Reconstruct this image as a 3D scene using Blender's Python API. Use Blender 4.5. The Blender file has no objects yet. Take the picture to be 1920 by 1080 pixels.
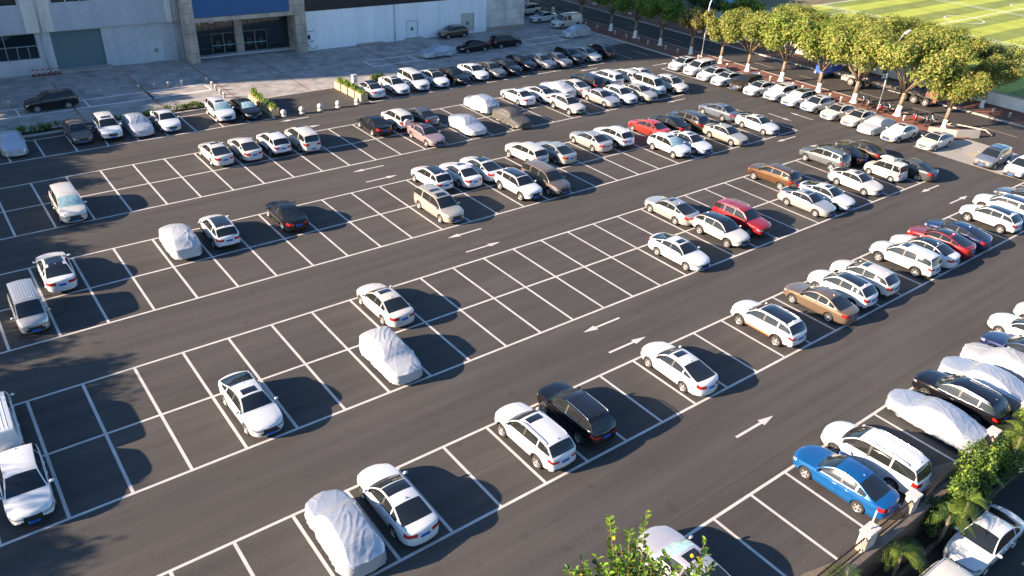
import bpy, bmesh, math, random
from mathutils import Vector, Matrix, noise
R = math.radians
random.seed(7)
SC = bpy.context.scene
COL = SC.collection

# ------------------------------------------------------------------ helpers
def tag(o, label=None, cat=None, group=None, kind=None):
    if label: o['label'] = label
    if cat: o['category'] = cat
    if group: o['group'] = group
    if kind: o['kind'] = kind
    return o

def empty(name, loc, rz=0.0, label=None, cat=None, group=None):
    o = bpy.data.objects.new(name, None)
    o.empty_display_size = 0.3
    COL.objects.link(o)
    o.location = loc
    o.rotation_euler = (0, 0, rz)
    return tag(o, label, cat, group)

def link(name, me, parent=None, loc=None, mats=None):
    o = bpy.data.objects.new(name, me)
    COL.objects.link(o)
    if parent is not None: o.parent = parent
    if loc is not None: o.location = loc
    return o

def copy_tree(o, parent=None):
    c = o.copy()
    COL.objects.link(c)
    if parent is not None:
        c.parent = parent
        c.matrix_parent_inverse = o.matrix_parent_inverse.copy()
    for ch in list(o.children):
        copy_tree(ch, c)
    return c

class MB:
    """collects verts/faces with material indices"""
    def __init__(s): s.v = []; s.f = []; s.m = []; s.sm = []
    def add(s, vs, fs, mi=0, smooth=False):
        k = len(s.v); s.v += [tuple(p) for p in vs]
        for f in fs:
            s.f.append([i + k for i in f]); s.m.append(mi); s.sm.append(smooth)
        return s
    def box(s, x0, x1, y0, y1, z0, z1, mi=0, M=None, skip=()):
        vs = [Vector(p) for p in ((x0,y0,z0),(x1,y0,z0),(x1,y1,z0),(x0,y1,z0),(x0,y0,z1),(x1,y0,z1),(x1,y1,z1),(x0,y1,z1))]
        if M is not None: vs = [M @ p for p in vs]
        fs = dict(b=[0,3,2,1], t=[4,5,6,7], f=[0,1,5,4], r=[1,2,6,5], k=[2,3,7,6], l=[3,0,4,7])
        return s.add(vs, [f for n, f in fs.items() if n not in skip], mi)
    def bev(s, x0, x1, y0, y1, z0, z1, b, mi=0, M=None):
        """box with bevelled vertical edges and top rim"""
        def ring(x0, x1, y0, y1, z, c):
            return [(x0+c,y0,z),(x1-c,y0,z),(x1,y0+c,z),(x1,y1-c,z),(x1-c,y1,z),(x0+c,y1,z),(x0,y1-c,z),(x0,y0+c,z)]
        vs = ring(x0,x1,y0,y1,z0,b)+ring(x0,x1,y0,y1,z1-b,b)+ring(x0+b,x1-b,y0+b,y1-b,z1,b*.6)
        if M is not None: vs = [M @ Vector(p) for p in vs]
        fs = [[i,(i+1)%8,8+(i+1)%8,8+i] for i in range(8)]+[[8+i,8+(i+1)%8,16+(i+1)%8,16+i] for i in range(8)]+[list(range(16,24)),list(range(7,-1,-1))]
        return s.add(vs, fs, mi)
    def quad(s, a, b, c, d, mi=0): return s.add([a,b,c,d], [[0,1,2,3]], mi)
    def lathe(s, prof, n=16, mi=0, M=None, smooth=True, cap=True):
        vs = []
        for r, z in prof:
            for k in range(n):
                a = 2*math.pi*k/n
                p = Vector((r*math.cos(a), r*math.sin(a), z))
                vs.append(M @ p if M is not None else p)
        fs = []
        for j in range(len(prof)-1):
            for k in range(n):
                fs.append([j*n+k, j*n+(k+1)%n, (j+1)*n+(k+1)%n, (j+1)*n+k])
        s.add(vs, fs, mi, smooth)
        if cap:
            k0 = len(s.v)-len(vs)
            s.f.append([k0+k for k in range(n-1,-1,-1)]); s.m.append(mi); s.sm.append(False)
            s.f.append([k0+(len(prof)-1)*n+k for k in range(n)]); s.m.append(mi); s.sm.append(False)
        return s
    def tube(s, pts, rads, n=8, mi=0, cap=True):
        pts = [Vector(p) for p in pts]
        if not hasattr(rads, '__len__'): rads = [rads]*len(pts)
        vs = []
        up = Vector((0,0,1))
        for i, p in enumerate(pts):
            t = (pts[min(i+1,len(pts)-1)] - pts[max(i-1,0)]).normalized()
            a = t.cross(up)
            if a.length < 1e-3: a = t.cross(Vector((1,0,0)))
            a.normalize(); b = t.cross(a)
            for k in range(n):
                an = 2*math.pi*k/n
                vs.append(p + (a*math.cos(an)+b*math.sin(an))*rads[i])
        fs = []
        for j in range(len(pts)-1):
            for k in range(n):
                fs.append([j*n+k,(j+1)*n+k,(j+1)*n+(k+1)%n,j*n+(k+1)%n])
        if cap:
            fs.append(list(range(n))); m = (len(pts)-1)*n
            fs.append([m+k for k in range(n-1,-1,-1)])
        return s.add(vs, fs, mi, True)
    def mesh(s, name, mats, sharp=None, merge=None):
        me = bpy.data.meshes.new(name)
        me.from_pydata(s.v, [], s.f)
        for m in (mats if isinstance(mats, (list, tuple)) else [mats]): me.materials.append(m)
        me.polygons.foreach_set('material_index', s.m)
        me.polygons.foreach_set('use_smooth', s.sm)
        if merge or sharp:
            bm = bmesh.new(); bm.from_mesh(me)
            if merge: bmesh.ops.remove_doubles(bm, verts=bm.verts, dist=merge)
            bmesh.ops.recalc_face_normals(bm, faces=bm.faces)
            bm.to_mesh(me); bm.free()
        if sharp:
            for p in me.polygons: p.use_smooth = True
            me.set_sharp_from_angle(angle=R(sharp))
        me.update()
        return me
    def obj(s, name, mats, parent=None, loc=None, **kw):
        return link(name, s.mesh(name, mats, **kw), parent, loc)

# ------------------------------------------------------------------ materials
def mat(name, col=(.5,.5,.5), rough=.6, metal=0.0, spec=.5, coat=0.0, coat_r=.05, noise_amt=0.0, noise_scale=8.0, col2=None, bump=0.0, bump_scale=40.0, trans=0.0):
    m = bpy.data.materials.new(name); m.use_nodes = True
    nt = m.node_tree; b = nt.nodes['Principled BSDF']
    b.inputs['Base Color'].default_value = (*col, 1)
    b.inputs['Roughness'].default_value = rough
    b.inputs['Metallic'].default_value = metal
    b.inputs['Specular IOR Level'].default_value = spec
    b.inputs['Coat Weight'].default_value = coat
    b.inputs['Coat Roughness'].default_value = coat_r
    if noise_amt or col2 or bump:
        tc = nt.nodes.new('ShaderNodeTexCoord')
    if noise_amt or col2:
        n = nt.nodes.new('ShaderNodeTexNoise'); n.inputs['Scale'].default_value = noise_scale
        n.inputs['Detail'].default_value = 6
        nt.links.new(tc.outputs['Object'], n.inputs['Vector'])
        mx = nt.nodes.new('ShaderNodeMix'); mx.data_type = 'RGBA'
        c2 = col2 if col2 else tuple(max(0,c*(1-noise_amt)) for c in col)
        c1 = col if col2 else tuple(min(1,c*(1+noise_amt)) for c in col)
        mx.inputs['A'].default_value = (*c1,1); mx.inputs['B'].default_value = (*c2,1)
        rp = nt.nodes.new('ShaderNodeMapRange'); rp.inputs['From Min'].default_value=.3; rp.inputs['From Max'].default_value=.7
        nt.links.new(n.outputs['Fac'], rp.inputs['Value']); nt.links.new(rp.outputs['Result'], mx.inputs['Factor'])
        nt.links.new(mx.outputs['Result'], b.inputs['Base Color'])
    if bump:
        n2 = nt.nodes.new('ShaderNodeTexNoise'); n2.inputs['Scale'].default_value = bump_scale; n2.inputs['Detail'].default_value = 5
        nt.links.new(tc.outputs['Object'], n2.inputs['Vector'])
        bp = nt.nodes.new('ShaderNodeBump'); bp.inputs['Strength'].default_value = bump; bp.inputs['Distance'].default_value = .03
        nt.links.new(n2.outputs['Fac'], bp.inputs['Height']); nt.links.new(bp.outputs['Normal'], b.inputs['Normal'])
    return m

def leaf_mat(name, col, rough=.6, t=.35):
    m = bpy.data.materials.new(name); m.use_nodes = True
    nt = m.node_tree; b = nt.nodes['Principled BSDF']; out = nt.nodes['Material Output']
    b.inputs['Base Color'].default_value = (*col,1); b.inputs['Roughness'].default_value = rough
    oi = nt.nodes.new('ShaderNodeNewGeometry')
    hs = nt.nodes.new('ShaderNodeHueSaturation'); hs.inputs['Color'].default_value = (*col,1)
    mr = nt.nodes.new('ShaderNodeMapRange'); mr.inputs['To Min'].default_value = .74; mr.inputs['To Max'].default_value = 1.3
    nt.links.new(oi.outputs['Random Per Island'], mr.inputs['Value']); nt.links.new(mr.outputs['Result'], hs.inputs['Value'])
    nt.links.new(hs.outputs['Color'], b.inputs['Base Color'])
    tr = nt.nodes.new('ShaderNodeBsdfTranslucent'); mx = nt.nodes.new('ShaderNodeMixShader'); mx.inputs['Fac'].default_value = t
    hs2 = nt.nodes.new('ShaderNodeHueSaturation'); hs2.inputs['Saturation'].default_value = 1.1; hs2.inputs['Value'].default_value = 1.5
    nt.links.new(hs.outputs['Color'], hs2.inputs['Color']); nt.links.new(hs2.outputs['Color'], tr.inputs['Color'])
    nt.links.new(b.outputs['BSDF'], mx.inputs[1]); nt.links.new(tr.outputs['BSDF'], mx.inputs[2])
    nt.links.new(mx.outputs['Shader'], out.inputs['Surface'])
    return m

def ground_mat(name, c1, c2, grain=120.0, patch=.25, rough=.85, bump=.25, stain=.35, stretch=None):
    m = bpy.data.materials.new(name); m.use_nodes = True
    nt = m.node_tree; b = nt.nodes['Principled BSDF']; N = nt.nodes.new; L = nt.links.new
    tc = N('ShaderNodeTexCoord')
    n1 = N('ShaderNodeTexNoise'); n1.inputs['Scale'].default_value = grain; n1.inputs['Detail'].default_value = 3
    n2 = N('ShaderNodeTexNoise'); n2.inputs['Scale'].default_value = patch; n2.inputs['Detail'].default_value = 7; n2.inputs['Roughness'].default_value = .6
    L(tc.outputs['Object'], n1.inputs['Vector'])
    mp = N('ShaderNodeMapping'); mp.inputs['Scale'].default_value = stretch or (1,1,1)
    L(tc.outputs['Object'], mp.inputs['Vector']); L(mp.outputs['Vector'], n2.inputs['Vector'])
    mx = N('ShaderNodeMix'); mx.data_type='RGBA'; mx.inputs['A'].default_value=(*c1,1); mx.inputs['B'].default_value=(*c2,1)
    r2 = N('ShaderNodeMapRange'); r2.inputs['From Min'].default_value=.32; r2.inputs['From Max'].default_value=.68
    L(n2.outputs['Fac'], r2.inputs['Value']); L(r2.outputs['Result'], mx.inputs['Factor'])
    # grain multiplies
    r1 = N('ShaderNodeMapRange'); r1.inputs['From Min'].default_value=.3; r1.inputs['From Max'].default_value=.7
    r1.inputs['To Min'].default_value = 1-stain; r1.inputs['To Max'].default_value = 1+stain
    L(n1.outputs['Fac'], r1.inputs['Value'])
    hs = N('ShaderNodeHueSaturation'); L(mx.outputs['Result'], hs.inputs['Color']); L(r1.outputs['Result'], hs.inputs['Value'])
    L(hs.outputs['Color'], b.inputs['Base Color']); b.inputs['Roughness'].default_value = rough
    b.inputs['Specular IOR Level'].default_value = .3
    if bump:
        bp = N('ShaderNodeBump'); bp.inputs['Strength'].default_value = bump; bp.inputs['Distance'].default_value = .01
        L(n1.outputs['Fac'], bp.inputs['Height']); L(bp.outputs['Normal'], b.inputs['Normal'])
    return m

def asphalt_mat(name, c1, c2):
    m = ground_mat(name,c1,c2,grain=22,patch=.16,stain=.40,bump=.06,stretch=(.35,1,1))
    nt = m.node_tree; N = nt.nodes.new; L = nt.links.new; b = nt.nodes['Principled BSDF']
    src = b.inputs['Base Color'].links[0].from_socket
    tc = N('ShaderNodeTexCoord')
    def noise_fac(scale, st, det, lo, hi, a, z):
        mp = N('ShaderNodeMapping'); mp.inputs['Scale'].default_value = st; L(tc.outputs['Object'],mp.inputs['Vector'])
        n = N('ShaderNodeTexNoise'); n.inputs['Scale'].default_value = scale; n.inputs['Detail'].default_value = det; L(mp.outputs['Vector'],n.inputs['Vector'])
        r = N('ShaderNodeMapRange'); r.inputs['From Min'].default_value=lo; r.inputs['From Max'].default_value=hi; r.inputs['To Min'].default_value=a; r.inputs['To Max'].default_value=z
        L(n.outputs['Fac'],r.inputs['Value']); return r.outputs['Result']
    f1 = noise_fac(1.1,(.05,1,1),4,.35,.65,.86,1.14)      # long tyre polished streaks
    f2 = noise_fac(.9,(1,1,1),3,.64,.74,1.0,.80)          # oil and damp blotches
    f3 = noise_fac(3.2,(1,1,1),2,.71,.77,1.0,.76)         # small drips
    sp = N('ShaderNodeSeparateXYZ'); L(tc.outputs['Object'],sp.inputs[0])
    md = N('ShaderNodeMath'); md.operation='PINGPONG'; md.inputs[1].default_value=3.85; L(sp.outputs['Y'],md.inputs[0])
    lt = N('ShaderNodeMapRange'); lt.inputs['From Min'].default_value=.02; lt.inputs['From Max'].default_value=.06; lt.inputs['To Min'].default_value=.80; lt.inputs['To Max'].default_value=1; L(md.outputs[0],lt.inputs['Value'])
    cur = None
    for f in (f1,f2,f3,lt.outputs['Result']):
        if cur is None: cur = f
        else:
            mu = N('ShaderNodeMath'); mu.operation='MULTIPLY'; L(cur,mu.inputs[0]); L(f,mu.inputs[1]); cur = mu.outputs[0]
    hs = N('ShaderNodeHueSaturation'); L(src,hs.inputs['Color']); L(cur,hs.inputs['Value']); L(hs.outputs['Color'],b.inputs['Base Color'])
    return m

def brick_mat(name, c1, c2, mortar, scale, w=.5, h=.25, rough=.85, msize=.02, mapping=None, bump=.2):
    m = bpy.data.materials.new(name); m.use_nodes = True
    nt = m.node_tree; b = nt.nodes['Principled BSDF']; N = nt.nodes.new; L = nt.links.new
    tc = N('ShaderNodeTexCoord'); mp = N('ShaderNodeMapping')
    if mapping: mp.inputs['Rotation'].default_value = mapping
    br = N('ShaderNodeTexBrick'); br.inputs['Color1'].default_value=(*c1,1); br.inputs['Color2'].default_value=(*c2,1); br.inputs['Mortar'].default_value=(*mortar,1)
    br.inputs['Scale'].default_value=scale; br.inputs['Brick Width'].default_value=w; br.inputs['Row Height'].default_value=h; br.inputs['Mortar Size'].default_value=msize
    L(tc.outputs['Object'], mp.inputs['Vector']); L(mp.outputs['Vector'], br.inputs['Vector'])
    n2 = N('ShaderNodeTexNoise'); n2.inputs['Scale'].default_value=.5; n2.inputs['Detail'].default_value=8
    L(tc.outputs['Object'], n2.inputs['Vector'])
    mr = N('ShaderNodeMapRange'); mr.inputs['From Min'].default_value=.3; mr.inputs['From Max'].default_value=.7; mr.inputs['To Min'].default_value=.72; mr.inputs['To Max'].default_value=1.25
    hs = N('ShaderNodeHueSaturation'); L(n2.outputs['Fac'], mr.inputs['Value']); L(mr.outputs['Result'], hs.inputs['Value']); L(br.outputs['Color'], hs.inputs['Color'])
    L(hs.outputs['Color'], b.inputs['Base Color']); b.inputs['Roughness'].default_value = rough
    if bump:
        bp = N('ShaderNodeBump'); bp.inputs['Strength'].default_value=bump; bp.inputs['Distance'].default_value=.01
        L(br.outputs['Fac'], bp.inputs['Height']); bp.invert = True; L(bp.outputs['Normal'], b.inputs['Normal'])
    return m

def paint(name, col, metal=0.0, rough=.35, coat=1.0):
    m = mat(name, col, rough, metal, .5, coat, .04)
    nt = m.node_tree; b = nt.nodes['Principled BSDF']; N = nt.nodes.new; L = nt.links.new
    tc = N('ShaderNodeTexCoord'); n = N('ShaderNodeTexNoise'); n.inputs['Scale'].default_value = 2.2; n.inputs['Detail'].default_value = 7
    L(tc.outputs['Object'], n.inputs['Vector'])
    mr = N('ShaderNodeMapRange'); mr.inputs['From Min'].default_value=.35; mr.inputs['From Max'].default_value=.75
    mr.inputs['To Min'].default_value=.03; mr.inputs['To Max'].default_value=.16     # faint road film on the clear coat
    L(n.outputs['Fac'], mr.inputs['Value']); L(mr.outputs['Result'], b.inputs['Coat Roughness'])
    return m

PAINT = dict(
 white=paint('white_paint',(.60,.625,.65)), white_b=paint('cool_white_paint',(.55,.585,.62)), white_c=paint('dull_white_paint',(.53,.52,.49)), pearl=paint('pearl_paint',(.58,.56,.51)), silver=paint('silver_paint',(.52,.515,.50),.6,.32),
 grey=paint('grey_paint',(.16,.16,.17),.5,.32), dgrey=paint('dark_grey_paint',(.085,.085,.09),.5,.32), black=paint('black_paint',(.005,.005,.007),0,.2,.35),
 navy=paint('navy_paint',(.008,.018,.075),.3,.3), blue=paint('blue_paint',(.005,.10,.31),.35,.3), red=paint('red_paint',(.55,.028,.02),.15,.3),
 red2=paint('dark_red_paint',(.34,.012,.018),.3,.3), red3=paint('wine_paint',(.24,.012,.018),.3,.3), brown=paint('brown_paint',(.12,.055,.022),.4,.3),
 brown2=paint('bronze_paint',(.20,.145,.10),.5,.32), bronze=paint('coffee_paint',(.13,.085,.055),.4,.3), dbrown=paint('dark_brown_paint',(.045,.032,.026),.3,.3),
 gold=paint('champagne_paint',(.53,.485,.41),.5,.33), beige=paint('beige_paint',(.50,.46,.40),.5,.33), rose=paint('rose_paint',(.42,.29,.29),.5,.32),
 greyblue=paint('grey_blue_paint',(.14,.17,.21),.5,.32), taupe=paint('taupe_paint',(.17,.14,.125),.5,.33), steel=paint('steel_paint',(.27,.29,.32),.6,.33),
 slate=paint('slate_paint',(.15,.165,.175),.5,.32), dusty=mat('dusty_paint',(.14,.13,.12),.7,0,.3,.1,.4,col2=(.085,.083,.08),noise_scale=3), lilac=paint('lilac_paint',(.50,.50,.55),.4,.33))
M_GLASS = mat('car_glass',(.012,.016,.02),.03,0,.75)
M_GLASS2 = mat('side_glass',(.014,.016,.017),.04,0,.5)
M_SHADE = mat('sunshade_glass',(.20,.40,.42),.12,0,.6,.6,col2=(.42,.56,.58),noise_scale=5)
M_TRIM = mat('black_trim',(.014,.014,.015),.5)
M_BLACKROOF = mat('gloss_black',(.009,.010,.013),.06,0,.6,.8)
M_TYRE = mat('tyre_rubber',(.018,.018,.019),.8,noise_amt=.25)
M_RIM = mat('alloy_rim',(.55,.55,.55),.35,.8)
M_RIMD = mat('wheel_dark',(.02,.02,.022),.6)
M_HEAD = mat('headlight_glass',(.30,.33,.36),.08,.3,.8,1)
M_TAIL = mat('tail_lamp',(.38,.012,.012),.12,0,.6,1)
M_PLATE = mat('plate_blue',(.015,.09,.42),.4)
M_PLATEG = mat('plate_green',(.04,.32,.14),.4)
M_CHROME = mat('chrome',(.72,.72,.74),.15,1.0)
M_ORANGE = mat('orange_trim',(.55,.12,.03),.4)

# ------------------------------------------------------------------ cars
def pchip(pts):
    xs = [p[0] for p in pts]; ys = [p[1] for p in pts]; n = len(xs)
    h = [xs[i+1]-xs[i] for i in range(n-1)]; d = [(ys[i+1]-ys[i])/h[i] for i in range(n-1)]
    m = [0.0]*n; m[0] = d[0]; m[-1] = d[-1]
    for i in range(1,n-1):
        if d[i-1]*d[i] <= 0: m[i] = 0.0
        else:
            w1 = 2*h[i]+h[i-1]; w2 = h[i]+2*h[i-1]; m[i] = (w1+w2)/(w1/d[i-1]+w2/d[i])
    def f(x):
        if x <= xs[0]: return ys[0]
        if x >= xs[-1]: return ys[-1]
        i = max(j for j in range(n-1) if xs[j] <= x)
        t = (x-xs[i])/h[i]
        return (ys[i]*(1+2*t)*(1-t)**2 + h[i]*m[i]*t*(1-t)**2 + ys[i+1]*t*t*(3-2*t) + h[i]*m[i+1]*t*t*(t-1))
    return f

SPEC = dict(
 sedan=dict(L=4.66,W=1.82,wb=.265,rf=.43,rr=.70,rb=.885,ax=(.185,.765),wr=.325,tum=.27,bp=.545,cp=.70,gA=.30,gB=.80,
  top=[(0,.70),(.015,.76),(.08,.85),(.18,.93),(.265,.985),(.35,1.24),(.43,1.415),(.52,1.47),(.62,1.455),(.70,1.39),(.80,1.215),(.885,1.075),(.95,1.045),(.985,1.01),(1,.95)],
  belt=[(0,.655),(.06,.77),(.15,.85),(.265,.91),(.5,.945),(.75,.985),(.9,.985),(1,.90)], bow=.17, bowr=.12),
 hatch=dict(L=4.38,W=1.8,wb=.25,rf=.42,rr=.85,rb=.955,ax=(.19,.79),wr=.32,tum=.25,bp=.55,cp=.75,gA=.28,gB=.93,
  top=[(0,.72),(.015,.78),(.08,.87),(.18,.95),(.25,1.0),(.34,1.27),(.42,1.45),(.52,1.52),(.70,1.50),(.85,1.40),(.915,1.2),(.955,1.05),(.985,1.0),(1,.93)],
  belt=[(0,.67),(.06,.79),(.15,.87),(.25,.93),(.5,.97),(.8,1.03),(.94,1.0),(1,.90)], bow=.15, bowr=.10),
 suv=dict(L=4.66,W=1.87,wb=.25,rf=.40,rr=.925,rb=.985,ax=(.19,.785),wr=.36,tum=.22,bp=.54,cp=.74,gA=.28,gB=.955,
  top=[(0,.84),(.012,.92),(.06,1.0),(.16,1.07),(.25,1.11),(.33,1.40),(.40,1.61),(.50,1.685),(.70,1.69),(.85,1.645),(.925,1.57),(.96,1.33),(.985,1.12),(1,1.02)],
  belt=[(0,.79),(.05,.90),(.15,.985),(.25,1.035),(.5,1.07),(.8,1.12),(.95,1.10),(1,.98)], bow=.13, bowr=.09),
 csuv=dict(L=4.4,W=1.82,wb=.25,rf=.42,rr=.86,rb=.965,ax=(.195,.79),wr=.345,tum=.24,bp=.545,cp=.74,gA=.28,gB=.93,
  top=[(0,.79),(.014,.87),(.07,.95),(.17,1.03),(.25,1.07),(.34,1.36),(.42,1.55),(.52,1.62),(.68,1.605),(.80,1.555),(.86,1.50),(.92,1.28),(.965,1.11),(.988,1.05),(1,.96)],
  belt=[(0,.74),(.06,.86),(.15,.945),(.25,1.0),(.5,1.045),(.8,1.11),(.94,1.08),(1,.93)], bow=.15, bowr=.10),
 mpv=dict(L=4.95,W=1.85,wb=.20,rf=.36,rr=.925,rb=.985,ax=(.185,.785),wr=.335,tum=.19,bp=.50,cp=.72,gA=.24,gB=.955,
  top=[(0,.80),(.012,.88),(.06,.96),(.13,1.02),(.20,1.08),(.28,1.39),(.36,1.61),(.46,1.715),(.70,1.725),(.86,1.685),(.925,1.60),(.96,1.32),(.985,1.10),(1,1.0)],
  belt=[(0,.75),(.05,.86),(.13,.955),(.20,.99),(.5,1.03),(.8,1.07),(.95,1.07),(1,.95)], bow=.14, bowr=.09),
 minibus=dict(L=4.0,W=1.62,wb=.115,rf=.26,rr=.945,rb=.985,ax=(.20,.79),wr=.29,tum=.13,bp=.42,cp=.66,gA=.17,gB=.96,
  top=[(0,.76),(.015,.86),(.06,.96),(.115,1.04),(.19,1.45),(.26,1.74),(.36,1.85),(.70,1.885),(.88,1.86),(.945,1.77),(.968,1.4),(.985,1.08),(1,.95)],
  belt=[(0,.71),(.05,.86),(.115,.95),(.4,1.0),(.8,1.02),(.95,1.02),(1,.90)], bow=.12, bowr=.07),
 kei=dict(L=3.5,W=1.6,wb=.22,rf=.36,rr=.955,rb=.988,ax=(.18,.80),wr=.29,tum=.12,bp=.54,cp=.76,gA=.245,gB=.965,
  top=[(0,.80),(.015,.88),(.07,.95),(.15,.99),(.22,1.02),(.29,1.35),(.36,1.59),(.45,1.66),(.70,1.68),(.90,1.66),(.955,1.60),(.972,1.3),(.988,1.05),(1,.95)],
  belt=[(0,.75),(.05,.86),(.15,.92),(.22,.95),(.5,.97),(.8,.98),(.95,.98),(1,.90)], bow=.07, bowr=.05),
 panelvan=dict(L=5.0,W=1.94,wb=.16,rf=.30,rr=.965,rb=.99,ax=(.185,.80),wr=.335,tum=.11,bp=.40,cp=.57,gA=.20,gB=.56,
  top=[(0,.84),(.012,.94),(.06,1.04),(.11,1.10),(.16,1.16),(.23,1.54),(.30,1.80),(.40,1.90),(.70,1.92),(.90,1.91),(.965,1.86),(.98,1.4),(.99,1.1),(1,.95)],
  belt=[(0,.79),(.05,.92),(.11,1.0),(.2,1.06),(.5,1.08),(.8,1.09),(.95,1.09),(1,.90)], bow=.14, bowr=.05),
)
SPEC['sedan2'] = dict(SPEC['sedan'],L=4.62,rf=.42,rr=.68,rb=.93,gB=.84,bp=.54,cp=.715,
  top=[(0,.72),(.012,.79),(.07,.88),(.17,.96),(.26,1.005),(.34,1.25),(.42,1.41),(.51,1.455),(.60,1.44),(.68,1.385),(.80,1.235),(.93,1.09),(.965,1.07),(.985,1.03),(1,.93)],
  belt=[(0,.67),(.05,.79),(.15,.88),(.26,.935),(.5,.97),(.75,1.02),(.93,1.04),(1,.90)])
SPEC['suv2'] = dict(SPEC['suv'],L=4.6,W=1.86,rr=.89,rb=.975,gB=.94,cp=.755,
  top=[(0,.88),(.010,.96),(.05,1.03),(.15,1.09),(.245,1.125),(.33,1.40),(.40,1.59),(.50,1.66),(.68,1.655),(.82,1.61),(.89,1.54),(.94,1.33),(.975,1.16),(.99,1.10),(1,1.0)],
  belt=[(0,.83),(.04,.94),(.15,1.01),(.245,1.055),(.5,1.09),(.8,1.16),(.95,1.14),(1,.97)])
SPEC['sparesuv'] = dict(SPEC['suv'], L=4.2, W=1.80)
Q = [.14,.28,.42,.56,.68,.78,.88,1.0]
T = [.08,.2,.5,.8,.92,1.0]
S_ = [.07,.17,.36,.6,.8,1.0]
NR = 3+len(Q)+1+len(T)+len(S_)
R_BELT = 2+len(Q)              # row of the belt line
R_G0 = R_BELT+2                # first glass row (t=.08)
R_G1 = R_BELT+6                # last glass row (t=.92)
R_RE = R_BELT+7                # roof edge row

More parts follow.
